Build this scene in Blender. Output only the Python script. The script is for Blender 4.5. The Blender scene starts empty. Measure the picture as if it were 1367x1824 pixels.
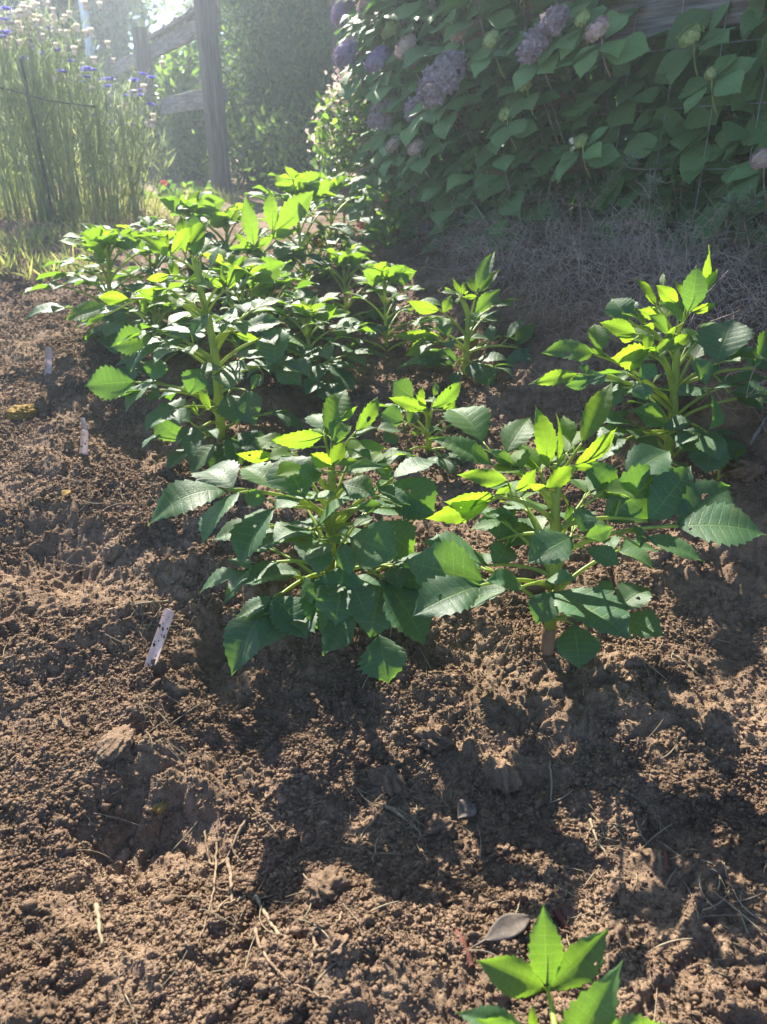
import bpy, math, random
import numpy as np
from mathutils import Vector, Matrix
R = math.radians
SC = bpy.context.scene
COL = SC.collection

# ------------------------------------------------------------------ camera
CAM_H, PITCH, FPX = 0.72, R(26.6), 1264.0
cam_data = bpy.data.cameras.new('camera')
cam = bpy.data.objects.new('camera', cam_data); COL.objects.link(cam)
cam.location = (0, 0, CAM_H)
cam.rotation_euler = (math.pi/2 - PITCH, 0, 0)
cam_data.sensor_fit = 'VERTICAL'
cam_data.sensor_height = 9.8
cam_data.lens = FPX/1824*9.8
cam_data.clip_start = 0.02
cam_data.clip_end = 500
cam_data.dof.use_dof = True
cam_data.dof.focus_distance = 1.12
cam_data.dof.aperture_fstop = 2.0
SC.camera = cam

# ------------------------------------------------------------------ sky, sun, exposure
SUN_AZ, SUN_EL = R(-18), R(38)
w = bpy.data.worlds.new('World'); SC.world = w; w.use_nodes = True
wn = w.node_tree.nodes; wl = w.node_tree.links
for n in list(wn): wn.remove(n)
sky = wn.new('ShaderNodeTexSky'); sky.sky_type = 'NISHITA'; sky.sun_disc = False; sky.dust_density = 0; sky.ozone_density = 4.0; sky.air_density = .55
sky.sun_elevation = SUN_EL; sky.sun_rotation = SUN_AZ % (2*math.pi)
bg = wn.new('ShaderNodeBackground'); bg.inputs['Strength'].default_value = 0.098
wo = wn.new('ShaderNodeOutputWorld')
wl.new(sky.outputs[0], bg.inputs['Color']); wl.new(bg.outputs[0], wo.inputs['Surface'])
sd = bpy.data.lights.new('sun', 'SUN'); sd.energy = 5.0; sd.angle = R(0.53); sd.color = (1.0, 0.93, 0.82)
so = bpy.data.objects.new('sun', sd); COL.objects.link(so)
SUNV = Vector((math.sin(SUN_AZ)*math.cos(SUN_EL), math.cos(SUN_AZ)*math.cos(SUN_EL), math.sin(SUN_EL)))
so.rotation_euler = SUNV.to_track_quat('Z', 'Y').to_euler()
so.location = SUNV*30
SC.view_settings.view_transform = 'Standard'
SC.view_settings.look = 'None'
SC.view_settings.exposure = 2.0
SC.view_settings.gamma = 1.0
SC.cycles.max_bounces = 7
SC.cycles.transmission_bounces = 5
SC.cycles.transparent_max_bounces = 8
SC.cycles.volume_bounces = 0
SC.cycles.use_denoising = True
SC.cycles.sample_clamp_indirect = 6.0

# ------------------------------------------------------------------ pixel <-> place
CP, SP = math.cos(PITCH), math.sin(PITCH)
def at(px, py, Y):
    dx = (px-683.5)/FPX; dy = (py-912)/FPX
    return np.array([dx/(CP-dy*SP)*Y, Y, CAM_H + (-SP-dy*CP)/(CP-dy*SP)*Y])

# ------------------------------------------------------------------ noise
def _hash(ix, iy, seed):
    h = (ix.astype(np.int64)*374761393 + iy.astype(np.int64)*668265263 + seed*1442695041) & 0xffffffff
    h = ((h ^ (h >> 13))*1274126177) & 0xffffffff
    return ((h ^ (h >> 16)) & 0xffff)/65535.0
def perlin(x, y, seed=0):
    x = np.asarray(x, float); y = np.asarray(y, float)
    ix = np.floor(x); iy = np.floor(y); fx = x-ix; fy = y-iy
    u = fx*fx*fx*(fx*(fx*6-15)+10); v = fy*fy*fy*(fy*(fy*6-15)+10)
    def g(ox, oy):
        a = _hash(ix+ox, iy+oy, seed)*2*math.pi
        return np.cos(a)*(fx-ox)+np.sin(a)*(fy-oy)
    a = g(0, 0); b = g(1, 0); c = g(0, 1); d = g(1, 1)
    return ((a+(b-a)*u)+((c+(d-c)*u)-(a+(b-a)*u))*v)*1.5
def bumps(x, y, seed=0, jitter=.9):
    """rounded lumps: 1 at a lump's centre, 0 between lumps"""
    x = np.asarray(x, float); y = np.asarray(y, float)
    ix = np.floor(x); iy = np.floor(y); best = np.zeros_like(x)
    for ox in (-1, 0, 1):
        for oy in (-1, 0, 1):
            cx = ix+ox; cy = iy+oy
            px = cx+.5+(_hash(cx, cy, seed)-.5)*jitter; py = cy+.5+(_hash(cx, cy, seed+7)-.5)*jitter
            r = .28+.5*_hash(cx, cy, seed+13)**2
            hgt = np.sqrt(np.maximum(0, 1-((x-px)**2+(y-py)**2)/r**2))*r/.7
            best = np.maximum(best, hgt)
    return best
def smooth(a): a = np.clip(a, 0, 1); return a*a*(3-2*a)

# ------------------------------------------------------------------ the lie of the land
PY = [-4, 0, .42, .60, .80, .95, 1.1, 1.4, 2.0, 2.8, 4.0, 6.3, 12, 60]
PZ = [0, 0, -.005, -.02, -.005, .03, .065, .12, .205, .305, .40, .44, .55, 1.0]
_yy = np.linspace(-4, 60, 6401); _zz = np.interp(_yy, PY, PZ)
_k = np.hanning(31); _k /= _k.sum(); _zz = np.convolve(np.pad(_zz, 15, 'edge'), _k, 'valid')
FENCE0 = np.array([-1.29, 6.22]); FDIR = np.array([.46, -.888]); FDIR = FDIR/np.linalg.norm(FDIR)
FNRM = np.array([FDIR[1], -FDIR[0]])            # towards the camera
def fdist(x, y): return (x-FENCE0[0])*FNRM[0]+(y-FENCE0[1])*FNRM[1]
def g0(x, y):
    x = np.asarray(x, float); y = np.asarray(y, float)
    b = np.interp(y, _yy, _zz)
    s = smooth(1-np.maximum(fdist(x, y)-.12, 0)/.62)
    return b+(np.maximum(b, .44)-b)*s
def ground_hit(px, py, f=g0):
    ys = np.concatenate([np.linspace(.2, 3, 2800), np.linspace(3, 30, 2700)])
    dx = (px-683.5)/FPX; dy = (py-912)/FPX
    xs = dx/(CP-dy*SP)*ys; zs = CAM_H+(-SP-dy*CP)/(CP-dy*SP)*ys
    d = zs-f(xs, ys); i = int(np.argmax(d < 0))
    return np.array([xs[i], ys[i], float(f(xs[i:i+1], ys[i:i+1])[0])])
# hollows and heaps in the soil, a lower left ridge and dent steepened for shade: pixel, radius, height
DENTS = [(974, 1158, .045, .014), (578, 1098, .06, .012), (396, 792, .07, .014), (1187, 838, .06, .012), (80, 1420, .07, .016), (520, 1330, .05, .010), (1120, 1420, .05, .012), (860, 1650, .06, .010), (330, 1690, .05, .010), (130, 1010, .075, -.038), (60, 985, .05, -.02), (265, 1505, .080, -.046), (225, 1375, .060, .030), (420, 1540, .06, -.02), (400, 1150, .06, -.02), 
         (700, 1420, .16, -.022), (930, 1520, .13, -.02), (600, 1640, .07, .030), (480, 1620, .07, -.02), (60, 1700, .09, .012), (1240, 1300, .08, .018),
         (1300, 1560, .10, .012), (260, 1250, .06, .014), (560, 1250, .06, -.006), (1020, 1230, .09, .014), (370, 870, .06, -.02),
         (60, 1330, .06, .014), (110, 1600, .10, -.014), (720, 1720, .07, .016), (1130, 1700, .08, -.012), (1250, 1750, .06, .014),
         (830, 1150, .06, -.012), (250, 780, .12, -.02), (600, 760, .12, -.02), (330, 1240, .05, .012), (1000, 720, .10, -.03)]
_D = [(ground_hit(a, b)[:2], r, h) for a, b, r, h in DENTS]
def gz(x, y):
    x = np.asarray(x, float); y = np.asarray(y, float)
    z = g0(x, y)
    for (c, r, h) in _D:
        q = ((x-c[0])**2+(y-c[1])**2)/r**2
        z = z+h*np.exp(-q)
    far = np.clip((7.5-y)/4, 0.15, 1)
    rough = .55+.45*smooth(.5+1.6*perlin(x*2.3+5, y*2.3, 3))
    soft = np.ones_like(x)
    for (px, py, rr) in ((.03, .64, .20), (.24, .60, .17)):   # trodden furrow in front of the plants
        soft = soft-.45*np.exp(-((x-px)**2+(y-py)**2)/rr**2)
    soft = np.clip(soft, .35, 1)
    wx = x+.030*perlin(x*13, y*13, 21)+.010*perlin(x*41, y*41, 23); wy = y+.030*perlin(x*13, y*13, 22)+.010*perlin(x*41, y*41, 24)
    z = z+.020*perlin(x*3.1, y*3.1, 1)*far+.010*perlin(x*8, y*8, 2)*far*soft
    n4 = perlin(wx*19, wy*19, 4)
    z = z+(.0085*np.maximum(n4, -.15)*far*rough*soft)
    z = z+.0155*bumps(wx*24, wy*24, 31)*smooth(perlin(x*5, y*5, 9)*2.2+.30)*far*soft
    z = z+.0092*bumps(wx*55, wy*55, 32)*rough*far*soft
    z = z+.0042*bumps(wx*115, wy*115, 33)*far*rough
    z = z+.0026*perlin(x*70, y*70, 5)*far
    return z

# ------------------------------------------------------------------ mesh building
class MB:
    def __init__(s): s.v = []; s.q = []; s.t = []; s.uv = []; s.tint = []; s.n = 0
    def add(s, v, q=None, t=None, uv=None, tint=(0, .5)):
        v = np.asarray(v, float).reshape(-1, 3); m = len(v)
        if q is not None and len(q): s.q.append(np.asarray(q, np.int64).reshape(-1, 4)+s.n)
        if t is not None and len(t): s.t.append(np.asarray(t, np.int64).reshape(-1, 3)+s.n)
        s.v.append(v); s.uv.append(np.zeros((m, 2)) if uv is None else np.asarray(uv, float).reshape(-1, 2))
        s.tint.append(np.tile(np.asarray(tint, float), (m, 1)) if np.ndim(tint) == 1 else np.asarray(tint, float))
        s.n += m
    def build(s, name, mat, parent=None, origin=(0, 0, 0), flat=False):
        me = bpy.data.meshes.new(name)
        V = np.concatenate(s.v)-np.asarray(origin, float)
        Q = np.concatenate(s.q) if s.q else np.zeros((0, 4), np.int64)
        T = np.concatenate(s.t) if s.t else np.zeros((0, 3), np.int64)
        li = np.concatenate([Q.ravel(), T.ravel()]); nq, nt = len(Q), len(T)
        me.vertices.add(len(V)); me.vertices.foreach_set('co', V.astype(np.float32).ravel())
        me.loops.add(len(li)); me.loops.foreach_set('vertex_index', li.astype(np.int32))
        me.polygons.add(nq+nt)
        st = np.concatenate([np.arange(nq)*4, nq*4+np.arange(nt)*3])
        me.polygons.foreach_set('loop_start', st.astype(np.int32))
        try: me.polygons.foreach_set('loop_total', np.concatenate([np.full(nq, 4), np.full(nt, 3)]).astype(np.int32))
        except Exception: pass
        me.update(calc_edges=True)
        if not flat: me.polygons.foreach_set('use_smooth', np.ones(nq+nt, bool))
        for nm, src in (('leaf', s.uv), ('tint', s.tint)):
            lay = me.uv_layers.new(name=nm); lay.data.foreach_set('uv', np.concatenate(src)[li].astype(np.float32).ravel())
        me.validate()
        me.materials.append(mat)
        o = bpy.data.objects.new(name, me); COL.objects.link(o)
        if parent is None: o.location = origin
        else: o.parent = parent
        return o
    # shapes
    def tube(s, P, r, k=6, cap=True, tint=(0, .5)):
        P = np.asarray(P, float); n = len(P); r = np.broadcast_to(np.asarray(r, float), (n,))
        T = np.gradient(P, axis=0); T /= np.linalg.norm(T, axis=1, keepdims=True)+1e-12
        ref = np.array([0, 0, 1.0]) if abs(T[:, 2]).mean() < .8 else np.array([0, 1.0, 0])
        A = np.cross(T, ref); A /= np.linalg.norm(A, axis=1, keepdims=True)+1e-12
        B = np.cross(T, A)
        th = np.arange(k)*2*math.pi/k
        V = (P[:, None]+r[:, None, None]*(np.cos(th)[None, :, None]*A[:, None]+np.sin(th)[None, :, None]*B[:, None])).reshape(-1, 3)
        i = np.arange(n-1)[:, None]*k; j = np.arange(k)[None]; j2 = (j+1) % k
        q = np.stack([i+j, i+j2, i+k+j2, i+k+j], -1).reshape(-1, 4)
        uv = np.stack([np.tile(th/6.283, n), np.repeat(np.linspace(0, 1, n), k)], -1)
        t = None
        if cap:
            V = np.vstack([V, P[-1:], P[:1]]); uv = np.vstack([uv, [[0, 1], [0, 0]]])
            a = np.arange(k); t = np.vstack([np.stack([(n-1)*k+a, (n-1)*k+(a+1) % k, np.full(k, n*k)], -1),
                                              np.stack([(a+1) % k, a, np.full(k, n*k+1)], -1)])
        s.add(V, q, t, uv, tint)
    def box(s, x0, x1, y0, y1, z0, z1):
        V = [(x, y, z) for x in (x0, x1) for y in (y0, y1) for z in (z0, z1)]
        s.add(V, [(0, 1, 3, 2), (4, 6, 7, 5), (0, 4, 5, 1), (2, 3, 7, 6), (0, 2, 6, 4), (1, 5, 7, 3)])

def unit(a): a = np.asarray(a, float); return a/(np.linalg.norm(a)+1e-12)
def bez(p0, p1, p2, p3, n):
    t = np.linspace(0, 1, n)[:, None]
    return (1-t)**3*p0+3*(1-t)**2*t*p1+3*(1-t)*t*t*p2+t**3*p3

def blade(mb, B, T, W, curve=.08, fold=.3, roll=0., age=0., tone=.5, nt=7, rpt=4, m=4, tooth=.11, peak=.42, quilt=.0045, wav=.0, sweep=.32, N=None, rng=None):
    """one toothed leaf blade from base B to tip T, half width W*length; rows follow the side veins"""
    B = np.asarray(B, float); T = np.asarray(T, float)
    L = np.linalg.norm(T-B); d = (T-B)/L
    if N is None:
        up = np.array([0, 0, 1.0]); 
        if abs(d[2]) > .93: up = unit(np.array([-d[0]*2, -1.0, .35]))
        N = unit(up-d*up.dot(d))
    else: N = unit(N-d*np.dot(N, d))
    S = np.cross(d, N)
    c, sn = math.cos(roll), math.sin(roll)
    N, S = N*c+S*sn, S*c-N*sn
    n = nt*rpt+1
    t = np.linspace(0, 1, n)
    arch = curve*L*4*t*(1-t)
    tip_drop = -abs(curve)*.5*L*t**3
    C = B+d*(t*L)[:, None]+N*(arch+tip_drop)[:, None]
    pa = .98; pb = pa*(1-peak)/peak
    sh = t**pa*(1-t)**pb; sh = sh/sh.max(); sh = sh**.92
    hw = W*L*sh
    saw = (t*nt) % 1.0
    edge = 1-tooth*np.where(saw < .02, 0., np.where(saw > .98, 0., 1-np.maximum(0, saw-.2)*1.05))*(1-.3*t)
    ss = np.linspace(-1, 1, 2*m+1)
    ss = np.sign(ss)*np.abs(ss)**.85
    f = fold
    Vs = []; UV = []
    ph = (rng or random).random()*6
    for s in ss:
        e = abs(s)
        wv = hw*e*(1-(1-edge)*e**3)
        fwd = sweep*hw*e*(1-t)**.5+ (tooth*.55*L/nt)*(e**6)*(1-np.abs(saw*2-1))*-1.0
        bend = f*wv-.35*f*wv*e
        qz = -quilt*L*np.cos(2*math.pi*saw)*e*(1-e*.6)*np.minimum(1, 6*(1-t))*(t > .02)
        wz = wav*L*np.sin(ph+t*9+s*2)*e*e
        Vs.append(C+S[None]*(np.sign(s)*wv*math.cos(f*.8))[:, None]+d[None]*fwd[:, None]+N[None]*(bend+qz+wz)[:, None])
        UV.append(np.stack([np.full(n, s), t*nt], -1))
    V = np.stack(Vs, 1).reshape(-1, 3); UV = np.stack(UV, 1).reshape(-1, 2)
    k = 2*m+1
    i = np.arange(n-1)[:, None]*k; j = np.arange(k-1)[None]
    q = np.stack([i+j, i+j+1, i+k+j+1, i+k+j], -1).reshape(-1, 4)
    mb.add(V, q, None, UV, (age, tone))

def scatter_blades(mb, C, D, Nn, L, W, tint, fold=.18, droop=.15):
    """many small simple leaves at once: bases C, directions D, face normals Nn, lengths L"""
    C = np.asarray(C, float); n = len(C); D = D/np.linalg.norm(D, axis=1, keepdims=True)
    Nn = Nn-D*(Nn*D).sum(1, keepdims=True); Nn /= np.linalg.norm(Nn, axis=1, keepdims=True)+1e-9
    S = np.cross(D, Nn); L = np.broadcast_to(L, (n,)); W = np.broadcast_to(W, (n,))
    rows = [(0, .05), (.22, .75), (.5, 1.0), (.78, .62), (1.0, .03)]
    V = np.zeros((n, 15, 3)); uv = np.zeros((n, 15, 2))
    for i, (t, wd) in enumerate(rows):
        cc = C+D*(t*L)[:, None]-Nn*(droop*L*t*t)[:, None]
        for j, sg in enumerate((-1, 0, 1)):
            V[:, i*3+j] = cc+S*(sg*wd*W*L)[:, None]+Nn*(abs(sg)*fold*wd*W*L)[:, None]
            uv[:, i*3+j] = (sg, t*6)
    q = [(i*3+j, i*3+j+1, i*3+j+4, i*3+j+3) for i in range(4) for j in range(2)]
    Q = (np.array(q)[None]+(np.arange(n)*15)[:, None, None]).reshape(-1, 4)
    tint = np.asarray(tint, float)
    tv = np.tile(tint, (n*15, 1)) if tint.ndim == 1 else np.repeat(tint, 15, 0)
    mb.add(V.reshape(-1, 3), Q, None, uv.reshape(-1, 2), tv)

# ------------------------------------------------------------------ tagging
def tag(o, label=None, cat=None, group=None, kind=None):
    if label: o['label'] = label
    if cat: o['category'] = cat
    if group: o['group'] = group
    if kind: o['kind'] = kind
    return o
def empty(name, loc, label, cat, group=None):
    o = bpy.data.objects.new(name, None); COL.objects.link(o); o.location = Vector([float(a) for a in loc]); o.empty_display_size = .05
    return tag(o, label, cat, group)

# ------------------------------------------------------------------ materials
def mat(name):
    m = bpy.data.materials.new(name); m.use_nodes = True; nt = m.node_tree
    for n in list(nt.nodes): nt.nodes.remove(n)
    return m, nt
class NT:
    def __init__(s, nt): s.nt = nt
    def n(s, typ, **kw):
        x = s.nt.nodes.new(typ)
        for k, v in kw.items():
            if k.startswith('i_'): x.inputs[k[2:].replace('_', ' ')].default_value = v
            else: setattr(x, k, v)
        return x
    def l(s, a, b): s.nt.links.new(a, b)
    def math(s, op, a, b=None, clamp=False):
        x = s.n('ShaderNodeMath', operation=op); x.use_clamp = clamp
        for i, v in enumerate((a, b)):
            if v is None: continue
            if isinstance(v, (int, float)): x.inputs[i].default_value = v
            else: s.l(v, x.inputs[i])
        return x.outputs[0]
    def mix(s, fac, a, b):
        x = s.n('ShaderNodeMix', data_type='RGBA')
        for sock, v in ((x.inputs[0], fac), (x.inputs[6], a), (x.inputs[7], b)):
            if isinstance(v, (int, float)): sock.default_value = v
            elif isinstance(v, tuple): sock.default_value = (*v, 1)
            else: s.l(v, sock)
        return x.outputs[2]
    def ramp(s, fac, pts):
        x = s.n('ShaderNodeValToRGB'); e = x.color_ramp.elements
        while len(e) < len(pts): e.new(.5)
        for i, (p, c) in enumerate(pts): e[i].position = p; e[i].color = (*c, 1) if len(c) == 3 else c
        s.l(fac, x.inputs[0]); return x.outputs[0]
    def noise(s, scale, detail=3, rough=.55, vec=None):
        x = s.n('ShaderNodeTexNoise'); x.inputs['Scale'].default_value = scale; x.inputs['Detail'].default_value = detail; x.inputs['Roughness'].default_value = rough
        if vec is not None: s.l(vec, x.inputs['Vector'])
        return x.outputs[0]

def leaf_mat(name, old, young, thru_old, thru_young, vein=(.22, .32, .08), rough=.38, spec=.5, tfac=.42, nveins=True, spots=True, vscale=1):
    m, nt = mat(name); a = NT(nt)
    uv = a.n('ShaderNodeUVMap', uv_map='leaf'); tn = a.n('ShaderNodeUVMap', uv_map='tint')
    sx = a.n('ShaderNodeSeparateXYZ'); a.l(uv.outputs[0], sx.inputs[0])
    tx = a.n('ShaderNodeSeparateXYZ'); a.l(tn.outputs[0], tx.inputs[0])
    age, tone = tx.outputs[0], tx.outputs[1]
    pos = a.n('ShaderNodeNewGeometry').outputs['Position']
    base = a.mix(age, old, young); thru = a.mix(age, thru_old, thru_young)
    tn2 = a.math('MULTIPLY_ADD', tone, .7); tn2.node.inputs[2].default_value = .65
    nz = a.noise(40, 3, .6, pos)
    var = a.math('MULTIPLY', tn2, a.math('MULTIPLY_ADD', nz, .5)); var.node.inputs[1].links[0].from_node.inputs[2].default_value = .75
    vm = a.n('ShaderNodeVectorMath', operation='SCALE'); a.l(base, vm.inputs[0]); a.l(var, vm.inputs['Scale'])
    base = vm.outputs[0]
    hgt = None
    if nveins:
        s = a.math('ABSOLUTE', sx.outputs[0])
        mid = a.math('SUBTRACT', 1, a.math('DIVIDE', s, .055), True)
        pp = a.math('PINGPONG', sx.outputs[1], .5)
        lat = a.math('MULTIPLY', a.math('SUBTRACT', 1, a.math('DIVIDE', pp, .075), True), a.math('SUBTRACT', 1, a.math('MULTIPLY', s, .75)))
        vn = a.math('MAXIMUM', mid, lat)
        cmb = a.n('ShaderNodeCombineXYZ'); a.l(a.math('MULTIPLY', sx.outputs[0], 3.2), cmb.inputs[0]); a.l(sx.outputs[1], cmb.inputs[1])
        vo = a.n('ShaderNodeTexVoronoi', feature='DISTANCE_TO_EDGE'); vo.inputs['Scale'].default_value = 3.0*vscale; a.l(cmb.outputs[0], vo.inputs['Vector'])
        ret = a.math('MULTIPLY', vo.outputs[0], 2.2, True)
        base = a.mix(a.math('MULTIPLY', vn, .55), base, vein)
        thru = a.mix(a.math('MULTIPLY', vn, .5), thru, tuple(min(1, c*1.15) for c in (thru_young[0], thru_young[1], thru_young[2]*3)))
        rv = a.math('MULTIPLY_ADD', ret, .35); rv.node.inputs[2].default_value = .72
        v2 = a.n('ShaderNodeVectorMath', operation='SCALE'); a.l(thru, v2.inputs[0]); a.l(rv, v2.inputs['Scale']); thru = v2.outputs[0]
        hgt = a.math('SUBTRACT', a.math('MULTIPLY', ret, .6), a.math('MULTIPLY', vn, .8))
    if spots:
        sp = a.math('GREATER_THAN', a.noise(130, 2, .5, pos), .69)
        base = a.mix(a.math('MULTIPLY', sp, .5), base, (.16, .13, .06))
    if name == 'dahlia_leaf':
        yl = a.math('MULTIPLY', a.math('SUBTRACT', a.noise(16, 2, .5, pos), .58, True), 4, True); base = a.mix(a.math('MULTIPLY', yl, .45), base, (.20, .20, .06))
        du = a.math('MULTIPLY', a.math('SUBTRACT', a.noise(210, 3, .7, pos), .55, True), 3, True); base = a.mix(a.math('MULTIPLY', du, .30), base, (.20, .17, .12))
    b = a.n('ShaderNodeBsdfPrincipled'); a.l(base, b.inputs['Base Color'])
    b.inputs['Roughness'].default_value = rough; b.inputs['Specular IOR Level'].default_value = spec
    rr = a.math('MULTIPLY_ADD', nz, .3); rr.node.inputs[2].default_value = rough-.13; a.l(rr, b.inputs['Roughness'])
    tr = a.n('ShaderNodeBsdfTranslucent'); a.l(thru, tr.inputs['Color'])
    if hgt is not None:
        bp = a.n('ShaderNodeBump'); bp.inputs['Strength'].default_value = .35; bp.inputs['Distance'].default_value = .0012
        a.l(hgt, bp.inputs['Height']); a.l(bp.outputs[0], b.inputs['Normal'])
    mx = a.n('ShaderNodeMixShader')
    tf = a.math('MULTIPLY_ADD', age, .28); tf.node.inputs[2].default_value = tfac; a.l(tf, mx.inputs[0])
    a.l(b.outputs[0], mx.inputs[1]); a.l(tr.outputs[0], mx.inputs[2])
    sh = mx.outputs[0]
    if name == 'dahlia_leaf':
        hole = a.math('GREATER_THAN', a.noise(62, 0, .5, pos), .832)
        tp = a.n('ShaderNodeBsdfTransparent'); m3 = a.n('ShaderNodeMixShader'); a.l(hole, m3.inputs[0]); a.l(sh, m3.inputs[1]); a.l(tp.outputs[0], m3.inputs[2]); sh = m3.outputs[0]
    o = a.n('ShaderNodeOutputMaterial'); a.l(sh, o.inputs[0])
    return m

def simple_mat(name, pts, scale=20, rough=.8, spec=.3, bump=.0, bscale=80, thru=None, stretch=None, detail=4, metal=0, bdist=.002):
    m, nt = mat(name); a = NT(nt)
    tc = a.n('ShaderNodeTexCoord'); vec = tc.outputs['Object']
    if stretch:
        mp = a.n('ShaderNodeMapping'); mp.inputs['Scale'].default_value = stretch; a.l(vec, mp.inputs[0]); vec = mp.outputs[0]
    f = a.noise(scale, detail, .6, vec)
    c = a.ramp(f, pts)
    b = a.n('ShaderNodeBsdfPrincipled'); a.l(c, b.inputs['Base Color']); b.inputs['Roughness'].default_value = rough; b.inputs['Specular IOR Level'].default_value = spec
    b.inputs['Metallic'].default_value = metal
    if bump:
        bp = a.n('ShaderNodeBump'); bp.inputs['Strength'].default_value = bump; bp.inputs['Distance'].default_value = bdist
        a.l(a.noise(bscale, 4, .6, vec), bp.inputs['Height']); a.l(bp.outputs[0], b.inputs['Normal'])
    sh = b.outputs[0]
    if thru:
        tr = a.n('ShaderNodeBsdfTranslucent'); tr.inputs[0].default_value = (*thru[:3], 1)
        mx = a.n('ShaderNodeMixShader'); mx.inputs[0].default_value = thru[3]; a.l(sh, mx.inputs[1]); a.l(tr.outputs[0], mx.inputs[2]); sh = mx.outputs[0]
    o = a.n('ShaderNodeOutputMaterial'); a.l(sh, o.inputs[0])
    return m

def soil_mat(name='soil'):
    m, nt = mat(name); a = NT(nt)
    pos = a.n('ShaderNodeNewGeometry').outputs['Position']
    n1 = a.noise(6, 5, .6, pos); n2 = a.noise(60, 4, .65, pos); n3 = a.noise(420, 3, .6, pos)
    f = a.math('ADD', a.math('MULTIPLY', n1, .45), a.math('ADD', a.math('MULTIPLY', n2, .35), a.math('MULTIPLY', n3, .2)))
    c = a.ramp(f, [(.30, (.075, .050, .034)), (.46, (.168, .112, .072)), (.60, (.285, .196, .128)), (.75, (.38, .275, .185))])
    b = a.n('ShaderNodeBsdfPrincipled'); a.l(c, b.inputs['Base Color']); b.inputs['Roughness'].default_value = .96; b.inputs['Specular IOR Level'].default_value = .12
    bp = a.n('ShaderNodeBump'); bp.inputs['Strength'].default_value = .9; bp.inputs['Distance'].default_value = .004
    h = a.math('ADD', a.math('MULTIPLY', a.noise(260, 4, .65, pos), 1.0), a.math('MULTIPLY', a.noise(900, 2, .6, pos), .35))
    a.l(h, bp.inputs['Height']); a.l(bp.outputs[0], b.inputs['Normal'])
    o = a.n('ShaderNodeOutputMaterial'); a.l(b.outputs[0], o.inputs[0])
    return m

M = {}
M['soil'] = soil_mat()
M['dahlia'] = leaf_mat('dahlia_leaf', (.052, .125, .056), (.12, .23, .035), (.19, .39, .03), (.33, .53, .022), rough=.50, spec=.45, tfac=.42)
M['stem'] = simple_mat('dahlia_stem', [(.3, (.20, .28, .045)), (.6, (.30, .38, .07)), (.8, (.36, .42, .12))], 30, .45, .4, .2, 60, thru=(.55, .65, .05, .3), stretch=(1, 1, .15))
M['stem_base'] = simple_mat('dahlia_stem_woody', [(.3, (.12, .07, .045)), (.6, (.22, .14, .08)), (.8, (.25, .22, .09))], 40, .6, .3, .3, 90, stretch=(1, 1, .2))
M['hydra'] = leaf_mat('hydrangea_leaf', (.12, .22, .08), (.18, .29, .085), (.12, .30, .04), (.22, .45, .05), vein=(.18, .28, .14), rough=.58, spec=.28, tfac=.28)
M['hydra_red'] = leaf_mat('hydrangea_leaf_turning', (.13, .10, .06), (.22, .13, .06), (.25, .2, .05), (.35, .25, .05), rough=.5, spec=.35, tfac=.25)
M['woody'] = simple_mat('shrub_stem', [(.3, (.12, .09, .06)), (.7, (.25, .20, .14))], 40, .8, .2, .3, 90)
M['greenstem'] = simple_mat('green_stem', [(.3, (.09, .15, .04)), (.7, (.17, .24, .07))], 30, .6, .3, thru=(.25, .4, .05, .25))
M['straw'] = simple_mat('straw', [(.3, (.20, .15, .09)), (.55, (.32, .26, .165)), (.8, (.46, .39, .27))], 25, .7, .3, thru=(.5, .4, .2, .15))
M['root'] = simple_mat('dry_root', [(.3, (.14, .095, .06)), (.6, (.25, .18, .115)), (.8, (.33, .25, .165))], 60, .85, .2, .4, 150)
M['bark'] = simple_mat('red_bark', [(.3, (.07, .028, .02)), (.6, (.15, .055, .038)), (.85, (.22, .11, .075))], 50, .8, .2, .5, 120, stretch=(1, .3, 1))
M['deadleaf'] = simple_mat('dead_leaf', [(.3, (.075, .058, .045)), (.6, (.15, .12, .095)), (.8, (.21, .175, .14))], 60, .75, .3, .3, 160)
M['wood'] = simple_mat('weathered_wood', [(.30, (.075, .062, .052)), (.48, (.15, .128, .108)), (.60, (.23, .205, .18)), (.78, (.31, .285, .26))], 9, .85, .2, .7, 14, stretch=(.55, 9, 9), bdist=.006, detail=6)
M['post'] = simple_mat('weathered_post', [(.30, (.055, .046, .04)), (.5, (.105, .09, .077)), (.75, (.17, .15, .13))], 9, .88, .2, .7, 14, stretch=(9, 9, .55), bdist=.006, detail=6)
M['wire'] = simple_mat('galvanised_wire', [(.3, (.22, .22, .22)), (.7, (.42, .42, .41))], 60, .5, .5, metal=.7)
M['pole'] = simple_mat('metal_pole', [(.3, (.50, .55, .60)), (.7, (.62, .66, .70))], 6, .5, .5, metal=.2)
M['label'] = simple_mat('plastic_label', [(.25, (.36, .30, .28)), (.5, (.55, .48, .47)), (.8, (.66, .60, .60))], 35, .45, .4, thru=(.7, .62, .6, .35))
M['label_dirt'] = simple_mat('dirt_spatter', [(.3, (.05, .03, .02)), (.7, (.11, .075, .05))], 60, .95, .1)
M['ink'] = simple_mat('dark_marker_ink', [(.3, (.02, .03, .05)), (.7, (.03, .05, .08))], 60, .7, .2)
M['grass'] = leaf_mat('grass_blade', (.12, .17, .05), (.34, .32, .13), (.20, .30, .05), (.40, .40, .12), rough=.5, tfac=.35, nveins=False, spots=False)
M['corn'] = leaf_mat('cornflower_stem', (.18, .24, .16), (.30, .31, .12), (.36, .48, .22), (.55, .58, .18), rough=.6, spec=.3, tfac=.35, nveins=False, spots=False)
M['seed'] = simple_mat('pale_seed_head', [(.3, (.55, .50, .44)), (.7, (.80, .76, .70))], 80, .8, .2, thru=(.8, .75, .65, .4))
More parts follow.
